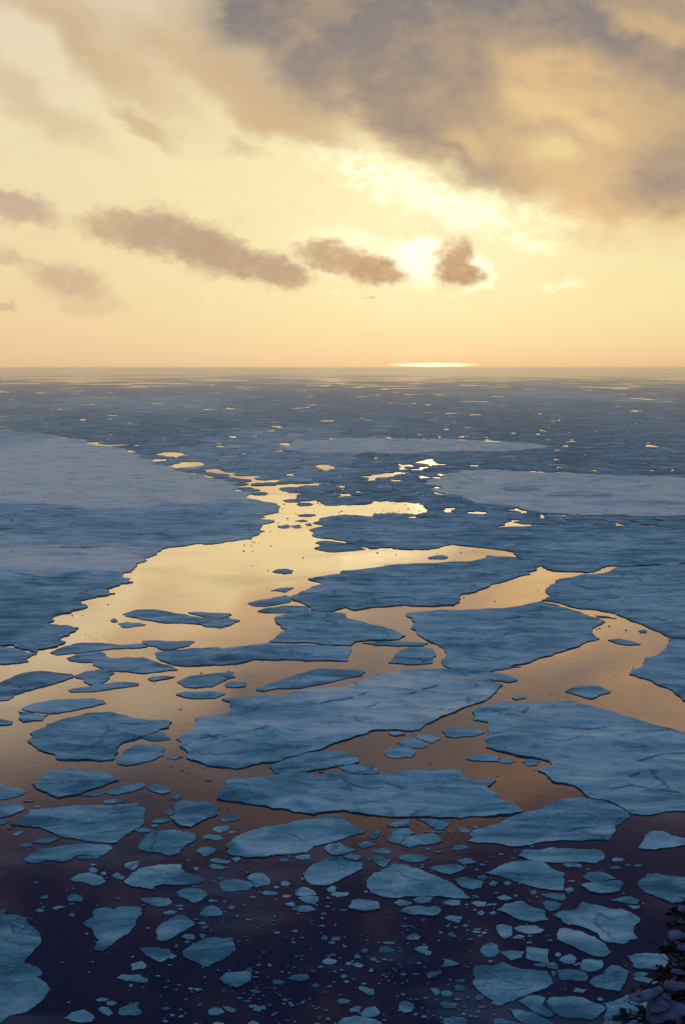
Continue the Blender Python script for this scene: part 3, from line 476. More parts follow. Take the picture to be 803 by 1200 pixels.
# smaller floes: tone, outline
SMALL = '''
.34|b 330,105 370,100 420,106 490,120 500,128 440,135 350,134 345,115
.36|b 90,318 130,305 190,296 220,290 245,300 230,315 190,322 150,328 105,325
.36|b 125,345 150,335 210,326 300,330 310,345 240,348 180,350
.34|b 170,273 200,265 250,263 225,278
.36|b 180,205 210,198 250,203 245,212 190,212
.36|b 720,157 750,150 790,155 780,162 730,163
.34|b 203,48 225,42 235,53 210,55
.34|b 240,50 275,44 280,52 255,55
.34|b 262,10 290,5 325,8 310,15 270,15
.34|b 255,30 285,27 300,31 275,34
.34|b 290,42 310,38 315,46 298,48
.50|b 580,525 600,505 620,482 660,472 720,472 748,500 735,525 690,530 640,530
.34|b 490,455 560,452 620,450 720,457 700,466 620,466 540,464
.38|f 0,12 100,16 230,2 160,12 100,25 30,22
.42|f 20,28 60,24 110,20 180,32 220,50 190,58 130,48 70,46
.48|f -45,225 0,215 60,212 105,232 60,245 0,250 -30,245
.46|f 40,325 70,310 110,308 160,320 150,332 100,332 60,330
.46|f 150,335 175,322 210,330 190,342
.44|f 235,335 265,325 300,330 290,345 250,348
.46|f 385,90 415,76 440,68 500,72 545,88 510,100 480,115 430,102
.38|f 200,112 225,103 250,112 215,118
.36|c 533,445 570,440 610,448 648,460 600,462 560,455
.34|c 640,412 665,410 670,418 645,420
.34|c 490,360 530,362 565,370 500,367
.36|a 428,355 480,340 560,342 640,355 700,368 760,365 803,368 b 30,372 65,378 25,395 0,402 a 770,403 720,398 700,390 570,385 520,376 480,368 440,362
.36|a 655,350 700,348 803,352 b 35,358 10,366 a 740,365 680,356
.36|a 412,388 440,383 490,385 510,392 440,402 425,400
.34|a 385,378 400,370 410,380 395,383
.38|a 175,490 215,472 260,458 330,455 420,462 500,458 515,468 460,474 400,475 340,483 280,490 200,497
.36|a 495,448 550,447 620,450 680,450 660,464 640,470 600,478 560,478 520,465
.38|a 232,508 260,498 290,490 350,485 370,500 390,510 440,505 500,505 560,528 620,550 550,556 480,560 400,553 360,545 325,533 330,522 260,520
.38|a -60,463 0,466 70,478 130,493 95,508 100,520 60,526 0,528 -60,528
.36|d -60,110 -30,60 0,60 50,35 100,22 170,20 250,28 255,40 220,52 180,65 120,80 50,100 30,118 0,120
.36|d 258,35 300,20 370,10 400,25 380,45 345,65 310,65 290,45
.38|d 238,85 260,78 340,65 400,57 485,62 480,68 380,82 280,90 245,90
.34|d 515,45 530,38 570,36 610,38 570,46 530,52
.42|d 617,55 650,40 720,30 803,22 e 20,18 40,22 48,38 0,55 d 740,72 700,75 640,72
.42|d 613,98 640,92 700,90 740,88 785,98 740,113 690,113 640,108
.40|e 10,65 30,55 85,58 85,70 40,75 15,72
.34|e 118,83 150,70 200,52 250,35 290,25 330,12 400,12 450,15 500,20 490,32 440,42 400,50 360,60 330,66 290,74 245,78 200,78 150,88
.36|d 75,150 120,130 170,122 220,118 330,115 370,130 330,140 285,148 240,158 200,165 150,163 110,160
.38|d 65,158 100,162 170,170 150,190 80,195 65,180
.36|d -60,200 0,185 45,195 40,203 0,207 -60,210
.36|d 490,250 530,238 570,230 595,255 560,262 530,262
.42|d 405,322 430,300 470,275 510,278 540,275 575,285 570,310 540,325 500,335 440,347 410,340
.40|d 575,320 610,310 640,318 610,327
.46|e 405,352 450,342 530,348 550,378 480,378 420,362
.50|e 565,300 580,288 640,280 675,295 660,318 610,322 570,312
.50|e 672,250 690,238 730,240 765,255 735,270 700,260
.44|e 610,268 640,252 668,252 700,263 720,278 700,286 650,285
.44|e 580,235 620,228 640,238 600,243
.38|g0 610,245 680,215 760,200 803,190 g1 20,185 48,196 45,212 0,228 g0 740,245 690,258 650,257
.36|g0 610,290 640,285 680,280 740,295 700,305 620,308
.30|g0 460,262 540,240 600,238 605,255 540,268
.44|g0 -120,195 0,190 60,210 130,225 160,240 90,270 0,285 -120,290
.44|g0 -120,310 0,305 60,306 100,308 150,335 130,350 100,362 60,380 0,392 -120,392
.42|g0 -100,400 0,398 55,410 30,428 0,435 -100,440
.42|g0 70,490 120,465 145,475 110,495 80,500
.38|g0 35,455 60,443 85,445 60,460
.38|g0 140,293 170,289 205,291 170,298
.36|g0 200,325 235,318 240,328 210,333
.40|h0 190,30 240,15 300,12 345,2 355,10 300,35 240,42
.38|h0 105,55 140,42 185,40 190,55 150,67 115,62
.36|h0 440,128 470,116 590,118 570,130 500,135
.40|h0 415,258 450,230 490,218 530,212 570,228 600,235 625,265 590,285 540,288 490,268 430,262
.36|h0 520,190 550,180 580,200 560,215 530,208
.38|h0 658,235 690,212 735,240 720,255 680,248
.40|h0 730,165 770,150 803,145 h1 15,145 15,165 0,185 h0 780,200 740,185
.28|g1 60,210 120,195 170,210 200,240 150,252 90,235
.40|g1 200,275 240,255 272,270 240,287 210,285
.34|g1 165,360 185,345 215,350 215,372 190,382
.42|g1 85,410 130,398 200,400 215,408 170,420 100,422
.40|g1 85,435 120,428 125,445 95,450
.42|g1 -10,465 40,450 90,462 80,475 20,480
.38|g1 485,400 530,375 590,370 605,400 560,410 510,415
.42|g1 442,462 480,442 545,440 540,465 480,478
.36|g1 385,500 430,488 490,500 515,518 470,528 430,515 395,520
.44|g2 555,500 590,475 635,470 630,495 600,517 570,512
.46|g2 668,437 720,415 780,403 g3 5,405 0,440 g2 760,444 720,447
.44|g3 40,400 100,398 160,403 200,415 240,430 220,445 200,462 160,465 120,440 90,415
.38|g3 280,455 310,445 360,470 340,480 300,475
.44|g3 120,468 190,475 180,483 125,478
.42|g2 672,525 700,490 690,465 780,455 803,460 g3 30,480 0,500 g2 770,520 740,545 700,540
.50|g2 740,546 770,525 g3 0,500 80,490 140,483 170,505 190,525 150,545 h3 60,45 0,65 h2 770,52 745,42
.44|h2 300,65 330,45 390,35 430,60 490,80 440,100 370,110 330,100 315,85
.42|h2 130,118 170,107 220,110 215,135 180,140 140,132
.34|h2 35,135 60,127 95,130 85,150 45,150
.44|h2 410,118 460,97 530,120 490,142 440,130
.44|h2 498,48 550,30 600,45 570,62 525,68
.40|h2 585,80 640,68 700,85 680,102 600,98
.44|h2 585,125 640,120 690,145 660,182 625,172 600,155
.46|h2 740,115 803,105 h3 70,105 125,130 80,148 20,152 h2 780,145 745,135
.50|h2 315,312 350,290 375,300 365,325 335,328
.46|h2 335,345 370,325 445,328 440,348 380,357
.42|h2 45,270 75,262 105,275 90,290 50,292
.44|h2 125,335 150,305 190,297 240,320 255,345 180,352 140,348
.44|h2 145,358 200,350 270,355 270,375 240,400 190,390
.44|h2 70,395 110,385 135,400 125,418 90,408
.44|h2 110,430 160,408 210,405 258,430 210,442 150,442
.40|h2 710,390 740,370 800,385 h3 5,395 0,405 h2 750,412
.44|h3 20,370 50,357 140,358 125,385 70,395 35,388
.42|h3 195,385 240,372 300,378 300,400 250,408 210,400
.44|h3 115,185 180,170 290,165 328,182 280,210 240,225 190,215
.42|h3 275,138 330,125 400,152 340,165 310,165
.42|h3 235,85 265,55 320,50 360,70 300,80
.42|h3 265,250 320,240 400,255 440,265 425,300 370,312 310,298 280,275
.40|h3 400,235 440,225 460,240 430,255 405,248
.44|h3 465,275 490,258 522,270 505,290 475,288
.44|h3 515,355 560,342 605,362 580,375 530,372
.44|h3 360,388 400,380 450,385 445,410 400,412
.42|h3 395,445 425,435 445,450 425,465 405,460
.42|h3 465,450 495,438 515,450 490,463
.42|h3 205,478 240,465 310,475 290,510 250,500 225,492
.40|h3 550,270 580,260 600,275 575,288
.42|h3 708,325 740,315 748,335 720,345
.38|h3 455,400 510,395 515,402 460,408
.46|h4 100,165 130,155 210,165 205,182 130,182
.44|h4 210,240 250,210 330,208 370,225 415,247 330,262 265,266 235,252
.44|h4 205,285 235,275 270,270 350,264 440,260 460,280 430,320 340,335 260,325
.44|h4 385,135 400,125 460,132 450,145 395,147
.44|h4 370,182 410,172 442,180 435,192 390,192
.46|h4 375,375 430,362 500,353 550,375 540,395 490,395 440,385
.46|h4 475,402 510,405 550,408 550,420 515,427
.44|h4 0,340 50,335 110,340 120,365 90,378 40,368 h3 800,358
.42|h3 780,390 h4 10,376 40,378 95,400 60,435 20,440 -5,425
.40|h4 110,310 150,300 165,320 130,332
.42|i4 75,175 110,150 140,140 180,165 170,195 110,195
.42|i4 155,205 195,188 210,195 180,210
.46|i4 205,235 215,175 260,168 330,175 335,215 300,240 260,245
.44|i4 65,235 130,228 180,235 240,250 250,275 230,300 150,290 90,292 75,270
.44|i4 160,355 175,335 240,350 215,367 165,362
.42|i4 510,262 535,245 590,250 575,272 530,275
.42|i4 510,280 560,272 640,288 680,310 640,320 580,305 530,295
.44|i4 300,405 320,395 340,412 310,415
.40|i4 0,195 50,190 70,210 65,230 10,220
.38|i4 30,240 55,240 60,265 35,270
.42|i3 685,165 690,95 730,100 800,110 i4 20,115 20,190 i3 800,192 730,180
.40|i4 50,145 75,130 90,145 70,158
.46|i3 415,120 435,85 480,70 520,90 530,130 500,155 440,155
.44|i3 530,125 590,118 675,125 660,160 600,178
.42|i3 640,415 690,385 760,385 800,400 780,440 i4 0,460 45,490 40,505 0,510 i3 740,485 700,455
.42|i3 580,460 640,465 740,490 803,520 i4 40,545 55,570 0,570 i3 680,550 620,510
.40|i3 500,520 540,518 620,540 690,552 700,620 505,620
.42|i2 780,45 i3 5,25 40,20 70,40 50,57 0,58
.42|i3 28,110 60,95 108,92 105,118 80,138 50,125
.44|i3 85,135 105,118 135,125 125,145 100,148
.44|i3 185,218 210,170 240,175 300,198 250,212
.42|i3 95,255 130,245 195,242 170,262 110,285
.44|i3 120,345 150,340 180,355 175,380 150,382
.42|i3 183,362 230,355 260,375 230,390 190,390
.44|i3 180,430 215,418 280,430 270,460 200,460
.44|i3 205,545 200,520 250,508 320,512 340,535 335,620 180,620
.42|i3 270,290 325,290 320,308 280,305
.28|i3 262,330 290,320 328,335 325,355 275,352
.28|i3 385,400 400,378 430,380 435,405 400,415
.40|i3 730,200 803,195 803,215 740,212
.40|i3 225,20 250,12 278,35 260,43 235,35
.44|h3 510,525 550,515 600,530 i3 600,30 560,50 530,25
.44|h3 610,540 650,525 740,525 790,550 i3 770,15 700,22 640,5
.40|i3 600,48 650,25 680,35 650,52
.40|i2 285,45 300,28 320,40 318,55 290,55
.40|i2 340,45 370,35 400,40 395,58 350,60
.38|i2 325,72 350,62 372,72 355,82 335,80
.42|i2 515,120 540,105 562,118 550,132 520,130
.42|i2 478,150 495,135 522,155 510,165 480,163
.40|i2 420,200 440,185 470,192 450,208
.34|i2 465,200 495,188 535,205 520,218 480,215
.46|i2 290,180 320,162 378,178 360,198 310,200
.40|i2 555,160 600,165 618,178 590,180
.44|i2 625,130 635,98 680,95 725,118 690,130
.42|i2 640,70 720,68 710,80 660,80
.44|i2 80,285 120,262 160,258 205,258 212,285 160,298 110,290
.42|i2 -5,300 25,292 70,305 50,322 5,318
.38|i2 225,325 250,312 278,320 260,335
.36|i2 395,270 415,260 440,268 415,285
.40|i2 412,302 430,295 453,305 430,312
.46|i2 502,330 530,328 558,340 540,362 510,350
.44|i2 535,370 560,340 590,345 598,375 570,385
.44|i2 375,415 400,402 460,415 440,430 390,432
.38|i2 445,465 480,448 520,450 510,480 460,482
.46|i2 512,490 540,460 600,445 615,462 632,485 600,508 560,512 530,510
.44|i2 740,460 755,420 790,415 i3 20,435 32,455 10,480 i2 770,485
.40|i2 745,258 770,248 795,258 770,268
.44|i1 265,35 290,22 330,22 345,55 290,50
.42|i1 280,70 300,58 325,68 300,78
.40|i1 370,25 395,20 415,35 385,50
.42|i0 770,200 803,190 i1 30,180 62,205 50,225 0,230 i0 775,235
.42|i0 685,280 720,260 803,260 i1 20,262 72,290 60,308 0,305 i0 740,298
.40|i1 335,350 355,340 390,352 360,362
.46|i1 420,475 450,452 490,455 515,485 480,500 430,497
.44|i1 505,448 540,450 590,468 570,485 535,475
.44|i1 680,470 710,450 750,440 762,460 720,480
.40|i1 660,445 700,438 715,450 670,458
.40|i1 620,415 670,408 675,420 640,428
.40|i1 665,358 690,350 740,362 700,372
.40|i1 585,400 610,392 628,400 600,410
.38|i1 355,440 375,430 392,440 370,450
.36|i1 145,460 175,450 205,460 180,470
.42|i1 655,545 690,530 720,545 715,620 650,620
.42|i1 450,545 480,538 518,548 515,620 450,620
.42|i0 560,410 590,398 640,405 630,420 580,420
.42|i0 625,425 660,415 692,430 660,445 630,440
.42|i0 575,465 600,450 640,455 668,490 640,507 600,488
.42|i0 690,490 700,465 750,440 803,422 i1 18,432 5,450 30,475 30,492 0,502 i0 720,503
.42|i0 385,515 420,485 490,468 560,515 540,540 460,542 420,535
.40|h0 235,365 260,348 295,350 270,368
.44|h0 392,365 410,345 450,335 492,365 480,383 410,380
.38|h0 305,425 340,408 390,415 330,432
.38|h0 205,438 230,425 265,435 240,447
.38|h0 405,460 425,447 445,460 430,473
.38|h0 400,398 440,390 430,402
.38|h0 672,365 700,355 712,365 690,375
.46|h1 350,90 375,65 420,58 478,75 450,100 400,122
.42|h1 425,140 470,128 555,145 540,160 490,158
.44|h1 560,130 600,122 618,132 585,155
.44|h1 425,175 450,162 520,180 510,195 450,190
.42|h1 335,187 350,180 370,192 350,200
.46|h1 485,275 520,255 580,250 640,262 680,270 690,290 650,318 600,316 560,325 510,320 495,295
.42|h1 650,245 680,220 740,215 790,255 780,285 740,290 700,300 685,270
.40|h1 470,245 500,237 515,250 490,260
.44|h1 735,330 760,320 h2 10,326 0,345 h1 750,345
.44|h1 235,330 270,310 330,302 400,320 418,345 390,370 340,395 300,370 255,355
.42|h1 10,370 60,362 190,362 210,390 180,412 120,412 60,390
.42|h0 793,428 h1 35,450 10,472 -10,475
.42|h1 155,450 200,435 240,440 220,458 170,460
.48|h1 375,465 400,420 440,407 490,425 508,460 470,472 400,473
.42|h1 420,378 440,365 475,375 450,388
.40|h1 355,512 390,500 415,512 390,522
.40|h1 380,535 400,525 435,530 400,545
.40|h1 535,420 560,405 580,420 560,432
.40|h1 655,355 685,350 708,358 680,363
'''
# loose chips: sheet, then x,y,w,h on that sheet
CHIPS = '''
h0 215,271,30,13 550,167,42,12 612,217,36,20 570,408,18,9 240,392,14,6 630,244,16,7
h1 340,293,30,10 450,265,38,9 520,382,28,12 630,402,18,9 660,490,44,11 705,485,18,8 350,487,30,7 255,408,60,12 260,427,34,11 70,538,28,10 655,210,34,10 718,540,18,8 525,182,40,7
h2 175,250,24,12 20,298,40,14 12,337,36,16 78,352,46,20 323,362,26,12 320,411,34,10 415,433,46,12 300,455,42,14 290,480,24,18 288,525,40,9 368,520,12,12 10,470,18,12 150,453,22,9 358,434,30,6 548,325,28,12 258,405,22,9 5,495,22,10 775,528,56,13 570,135,20,12 560,255,14,10 340,392,14,8
h3 110,75,38,12 175,90,40,15 540,104,34,10 430,165,38,10 485,400,60,12 385,432,24,10 225,527,24,12 272,535,26,12 330,525,40,20 400,545,50,12 335,400,26,7 625,348,26,14 790,343,30,14 750,355,20,9 480,245,14,9 10,528,24,12 5,390,26,14
h4 150,262,52,12 482,168,42,16 540,171,48,17 248,192,26,8 570,397,12,12 372,168,8,8 455,335,26,8 5,485,16,18
g1 565,477,46,14 430,170,40,14 268,110,20,7 205,88,12,5 300,424,12,8
g2 285,120,44,10 650,493,16,7
g3 390,447,36,13
i0 545,185,20,8 770,326,26,18 510,22,26,10 780,156,20,10
i1 480,233,22,10 720,203,34,14 128,268,36,10 187,298,18,8 170,335,34,9 233,348,30,11 250,322,24,8 320,343,34,13 195,205,28,6 235,95,22,8 290,406,22,9 290,488,14,12 212,498,34,14 262,506,32,14 170,536,34,13 175,428,16,9 140,388,20,8 745,385,24,8 785,205,26,18 785,440,24,8 770,275,16,8 260,467,24,8 348,547,32,9 655,230,18,8 515,355,20,12 700,275,46,8 325,362,22,8
i2 25,14,40,18 118,48,20,10 172,44,22,8 122,70,34,14 422,95,34,15 142,152,34,12 168,172,16,8 350,143,50,14 55,242,20,12 233,238,26,10 362,242,24,12 405,235,26,10 578,238,32,12 660,172,36,11 695,175,20,12 360,304,22,9 533,313,30,12 72,408,32,14 175,425,30,11 65,432,22,10 112,440,24,16 40,380,30,10 22,368,20,8 100,428,26,10 325,521,28,14 262,548,38,9 585,398,22,9 680,296,18,8 765,377,34,8 668,273,16,7 745,200,22,9 476,288,14,8 655,527,30,9 280,215,34,14 335,330,34,12 395,380,22,9 315,470,24,9 580,225,24,8 650,260,18,8 128,4,34,14
i3 55,192,32,12 40,258,44,14 95,398,44,15 40,405,46,12 320,448,36,14 278,405,38,12 85,508,38,16 320,492,36,14 360,505,26,18 405,478,34,18 425,452,52,16 478,183,34,14 355,268,24,8 340,215,34,7 345,397,26,8 355,52,50,11 415,32,32,10 185,14,30,12 395,8,60,14 705,72,40,12 440,14,30,12 140,502,22,8 155,408,26,8 390,508,24,16
i4 22,58,36,12 112,347,12,8 590,345,16,8 470,208,20,8
'''
# small open leads in the far pack: centre x, y, width, height (sheet z)
LEADS = [(200, 533, 40, 7), (183, 540, 22, 3), (222, 545, 40, 5), (250, 553, 30, 7), (268, 556, 20, 5), (290, 560, 40, 5), (310, 564, 42, 5), (305, 571, 46, 5), (320, 575, 40, 6),
 (350, 568, 46, 4), (335, 580, 46, 6), (380, 548, 28, 8), (133, 522, 18, 3), (143, 521.5, 22, 2.4), (264, 522, 18, 3), (307, 523, 10, 2.4),
 (318, 499, 14, 2.4), (248, 511, 10, 2), (273, 512.5, 20, 2.6), (671, 516, 18, 3.4), (662, 523, 11, 2.6), (709, 530, 10, 5), (763, 522.5, 13, 3),
 (764, 550, 22, 3), (541, 496, 8, 2.4), (507, 478, 7, 2), (513, 512.5, 14, 2.4), (545, 513.5, 20, 2.2), (580, 536, 12, 3.4), (604, 538, 10, 2), (195, 499, 8, 1.6),
 (430, 492, 10, 1.6), (405, 506, 10, 2), (432, 509, 8, 2), (650, 514, 10, 1.8), (740, 524, 12, 1.8), (684, 532, 8, 3), (693, 549, 6, 2), (636, 505, 7, 1.6), (726, 486, 6, 1.6),
 (620, 478, 12, 1.2), (470, 572, 10, 3), (455, 577, 8, 2), (610, 602, 10, 3), (633, 604, 14, 3.5), (556, 617, 10, 3), (800, 608, 10, 3), (782, 628, 14, 2.4), (490, 586, 16, 2.4), (540, 610, 8, 2), (395, 575, 12, 2)]
WATERS = ['z 150,660 240,625 303,590 302,580 312,577 330,583 345,581 365,586 385,591 405,592 430,589 450,586 470,587 485,589 505,592 509,599 500,604 470,603 430,605 395,605 375,608 367,618 420,650 420,760 100,760',
          'z 420,562 432,556 446,553 458,551 463,546 478,543 485,539 505,537 519,541 514,547 497,550 480,554 470,557 482,561 474,566 452,564 436,565']
# ------------------------------------------------------------------ floe builder
def roughen(p, rng, amp, minseg, levels=4, cap=30):
    for _ in range(levels):
        q = []
        n = len(p)
        for i in range(n):
            a, b = p[i], p[(i + 1) % n]
            q.append(a)
            L = math.hypot(b[0] - a[0], b[1] - a[1])
            if L > minseg:
                k = rng.uniform(-amp, amp) * min(L, cap)
                t = rng.uniform(.4, .6)
                nx, ny = -(b[1] - a[1]) / L, (b[0] - a[0]) / L
                q.append((a[0] + (b[0] - a[0]) * t + nx * k, a[1] + (b[1] - a[1]) * t + ny * k))
        p = q
        amp *= .78
    return p

def inside_np(poly, X, Y):
    res = np.zeros(X.shape, bool)
    n = len(poly)
    for i in range(n):
        x0, y0 = poly[i]; x1, y1 = poly[(i + 1) % n]
        if y0 == y1: continue
        c = ((y0 > Y) != (y1 > Y)) & (X < (x1 - x0) * (Y - y0) / (y1 - y0) + x0)
        res ^= c
    return res

def area(p):
    return abs(sum(p[i][0] * p[(i + 1) % len(p)][1] - p[(i + 1) % len(p)][0] * p[i][1] for i in range(len(p)))) / 2

def fbm(x, y, s):
    return noise.fractal(Vector((x / s, y / s, 3.7)), 0.9, 2.1, 4)

PATCH = {  # wind-packed pale or bare dark areas: centre x, y, half width, half height, change of tone
 'left': [(120, 555, 210, 40, .16), (70, 655, 110, 14, .16), (150, 618, 160, 12, -.10), (40, 700, 140, 24, -.16), (40, 745, 120, 25, -.14), (20, 600, 90, 10, -.1), (200, 600, 70, 8, -.08)],
 'heart': [(470, 815, 110, 28, .16), (330, 845, 60, 12, .06), (290, 870, 90, 16, -.03), (250, 828, 60, 8, -.1)],
 'right_big': [(660, 845, 80, 25, .08), (700, 900, 120, 10, .03), (600, 880, 40, 15, -.03)],
 'pale_sheet': [(700, 562, 60, 4, -.08), (610, 573, 22, 3, -.25), (740, 590, 60, 5, -.1), (680, 580, 40, 4, -.18), (820, 585, 60, 8, -.06)],
 'upper_right': [(690, 690, 60, 8, .06), (700, 720, 80, 8, -.04), (770, 675, 40, 6, .05)],
 'rough': [(700, 640, 60, 6, .12), (580, 635, 40, 6, -.05)],
 'centre_right': [(560, 745, 60, 10, .04)],
 'mid_upper': [(470, 622, 40, 4, .12)], 'shelf': [(420, 766, 40, 6, .10)],
}

def floe(name, out_px, tone, h, key=None, seed=0):
    rng = random.Random(seed * 7919 + 13)
    wp = [sea(x, y, h) for x, y in out_px]
    cx = sum(p[0] for p in wp) / len(wp); cy = sum(p[1] for p in wp) / len(wp)
    loc = [(p[0] - cx, p[1] - cy) for p in wp]
    A = area(loc)
    D = math.hypot(cx, cy)
    px = D / FPX
    near = min(math.hypot(*p) for p in wp)
    small = A < 40
    seg = max(0.18, 1.3 * near / FPX)
    loc = roughen(loc, rng, .09 if small else .28 if D > 480 else .13, seg, 3 if small else 6, 60 if D > 600 else 25)
    # drop doubles
    q = []
    for p in loc:
        if not q or math.hypot(p[0] - q[-1][0], p[1] - q[-1][1]) > seg * .2: q.append(p)
    loc = q
    s = max(0.4, 3.0 * px, math.sqrt(A / 5000.0))
    xs = [p[0] for p in loc]; ys = [p[1] for p in loc]
    nx = int((max(xs) - min(xs)) / s) + 1; ny = int((max(ys) - min(ys)) / s) + 1
    gx, gy = np.meshgrid(np.arange(nx) * s + min(xs), np.arange(ny) * s + min(ys))
    rs = np.random.RandomState(seed + 5)
    gx = gx + rs.uniform(-.35, .35, gx.shape) * s; gy = gy + rs.uniform(-.35, .35, gy.shape) * s
    ins = inside_np(loc, gx, gy)
    ix, iy = gx[ins], gy[ins]
    if len(ix):
        bp = np.array(loc)
        dmin = np.sqrt(((ix[:, None] - bp[None, :, 0]) ** 2 + (iy[:, None] - bp[None, :, 1]) ** 2).min(1))
        keep = dmin > .45 * s
        ix, iy, dmin = ix[keep], iy[keep], dmin[keep]
        fade = {(round(float(a), 2), round(float(b), 2)): min(1.0, float(d) / (3.0 * s)) for a, b, d in zip(ix, iy, dmin)}
    else: fade = {}
    pin = list(zip(ix.tolist(), iy.tolist()))
    n = len(loc)
    res = delaunay_2d_cdt([Vector(p) for p in loc + pin], [(i, (i + 1) % n) for i in range(n)], [], 1, 1e-4)
    v2, faces = res[0], res[2]
    cnt = {}
    for f in faces:
        for i in range(len(f)):
            a, b = f[i], f[(i + 1) % len(f)]
            cnt[(a, b)] = 1
    bd = [(a, b) for (a, b) in cnt if (b, a) not in cnt]
    bset = set(a for a, b in bd) | set(b for a, b in bd)
    verts, tones = [], []
    rough_amp = min(.30, .05 + math.sqrt(A) * .006)
    pt = PATCH.get(key, [])
    for i, v in enumerate(v2):
        X, Y = v.x + cx, v.y + cy
        z = h + rough_amp * fbm(X, Y, 9)
        fold = abs(noise.noise(Vector((X / 34 + 5, Y / 13, 1.3))))
        z = h + (z - h + rough_amp * 2.2 * max(0, 1 - fold * 9)) * fade.get((round(v.x, 2), round(v.y, 2)), .4)
        if small and i not in bset: z += .06
        if i in bset: z = h * (1 + .55 * noise.noise(Vector((X / 11, Y / 11, 8)))) + rough_amp * .35 * fbm(X, Y, 3)
        verts.append((v.x, v.y, max(z, .08)))
        tn = tone
        if pt:
            u, w_ = to_px(X, Y, h)
            for (ex, ey, ew, eh, dt) in pt:
                wob = .22 * noise.noise(Vector((u / 25, w_ / 6, 0)))
                d = math.hypot((u - ex) / ew, (w_ - ey) / eh) + wob
                tn += dt * 1.5 * max(0, min(1, (1.15 - d) / .25))
        tn += max(0, 1 - fold * 12) * -.10
        tones.append(tn)
    low = {}
    for i in bset:
        v = verts[i]
        L = math.hypot(v[0], v[1]) + 1e-6
        k = 1 + .05 * rng.uniform(-1, 1) / max(L, 1)
        low[i] = len(verts)
        verts.append((v[0] * k, v[1] * k, -.35)); tones.append(tone - .1)
    fs = [tuple(f) for f in faces]
    for a, b in bd:
        fs.append((b, a, low[a], low[b]))
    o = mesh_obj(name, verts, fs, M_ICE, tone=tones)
    o.location = (cx, cy, 0)
    return o, (cx, cy, h)

# ------------------------------------------------------------------ the floes
items = []
for key, tone, label, short, s in LAND:
    items.append(dict(key=key, tone=tone, label=label, short=short, p=pts(s)))
for line in SMALL.strip().splitlines():
    tn, s = line.split('|')
    items.append(dict(key=None, tone=float(tn), p=pts(s)))
crng = random.Random(42)
def chip_outline(x, y, w_, h_):
    n = crng.choice((5, 6, 7, 8)); a0 = crng.random() * 6.28
    return [(x + .5 * w_ * math.cos(a0 + 6.283 * i / n) * crng.uniform(.75, 1.1), y + .5 * h_ * math.sin(a0 + 6.283 * i / n) * crng.uniform(.75, 1.1)) for i in range(n)]
for line in CHIPS.strip().splitlines():
    tk = line.split()
    ox, oy, k = SH[tk[0]]
    for t in tk[1:]:
        x, y, w_, h_ = [float(v) for v in t.split(',')]
        items.append(dict(key=None, tone=.40, p=chip_outline(ox + x / k, oy + y / k, w_ / k, h_ / k), chip=True))
for it in items:
    vis = [(min(max(x, 0), W0), min(max(y, 0), H0)) for x, y in it['p']]
    it['a'] = area(vis)
    it['c'] = (sum(p[0] for p in vis) / len(vis), sum(p[1] for p in vis) / len(vis))
    xs = [p[0] for p in vis]; ys = [p[1] for p in vis]
    it['bb'] = (min(xs), min(ys), max(xs), max(ys))
named = [it for it in items if it['key']]
rest = sorted([it for it in items if not it['key']], key=lambda i: -i['a'])
solo = rest[:296 - len(named)]
tiny = rest[296 - len(named):]

# ---- labels for the smaller floes: look + where they float beside a landmark floe
def gap(it, lm):
    x, y = it['c']
    best, dirv = 1e9, (0, 0)
    P_ = lm['vp']
    for (u, v) in P_:
        d = math.hypot(u - x, (v - y) * 1.6)
        if d < best: best, dirv = d, (x - u, y - v)
    return best, dirv
for lm in named:
    q = []
    n = len(lm['p'])
    for i in range(n):
        a, b = lm['p'][i], lm['p'][(i + 1) % n]
        for t in range(4):
            u, v = a[0] + (b[0] - a[0]) * t / 4, a[1] + (b[1] - a[1]) * t / 4
            if -2 <= u <= W0 + 2 and -2 <= v <= H0 + 2: q.append((u, v))
    lm['vp'] = q
groups = {}
for it in solo:
    ds = sorted(((gap(it, lm), i) for i, lm in enumerate(named)), key=lambda t: t[0][0])
    (g, _), i = ds[0]
    lm = named[i]
    x, y = it['c']
    x0, y0, x1, y1 = lm['bb']
    if x < x0: dr = 'left of'
    elif x > x1: dr = 'right of'
    else: dr = 'above' if y < lm['c'][1] else 'below'
    if dr in ('left of', 'right of') and (y < y0 - 4 or y > y1 + 4) : dr = ('above and ' if y < y0 else 'below and ') + dr
    it['gap'] = g
    groups.setdefault((i, dr), []).append(it)
ORD = ['nearest', 'second nearest', 'third nearest', 'fourth nearest', 'fifth nearest', 'sixth nearest', 'seventh nearest', 'eighth nearest', 'ninth nearest', 'tenth nearest']
ORD += ['%dth nearest' % k for k in range(11, 60)]
for (i, dr), lst in groups.items():
    lst.sort(key=lambda t: t['gap'])
    # at this size class; rank among the same look only
    looks = {}
    for it in lst:
        bw, bh = it['bb'][2] - it['bb'][0], it['bb'][3] - it['bb'][1]
        asp = bw / max(bh, .5)
        sz = 'fair-sized' if it['a'] > 450 else 'small' if it['a'] > 110 else 'little' if it['a'] > 40 else 'tiny'
        sh = 'thin sliver of ice' if asp > 4.6 else 'elongated floe' if asp > 2.8 else 'angular floe' if it['a'] > 110 else 'ice chunk'
        tn = 'pale ' if it['tone'] >= .46 else 'dark ' if it['tone'] <= .34 else ''
        it['look'] = (sz + ' ' + tn + sh)
        looks.setdefault(it['look'], []).append(it)
    for lk, l2 in looks.items():
        for k, it in enumerate(l2):
            if len(l2) == 1: it['label'] = '%s %s the %s' % (lk, dr, named[i]['short'])
            else: it['label'] = '%s %s the %s, %s of its look' % (lk, dr, named[i]['short'], ORD[k])

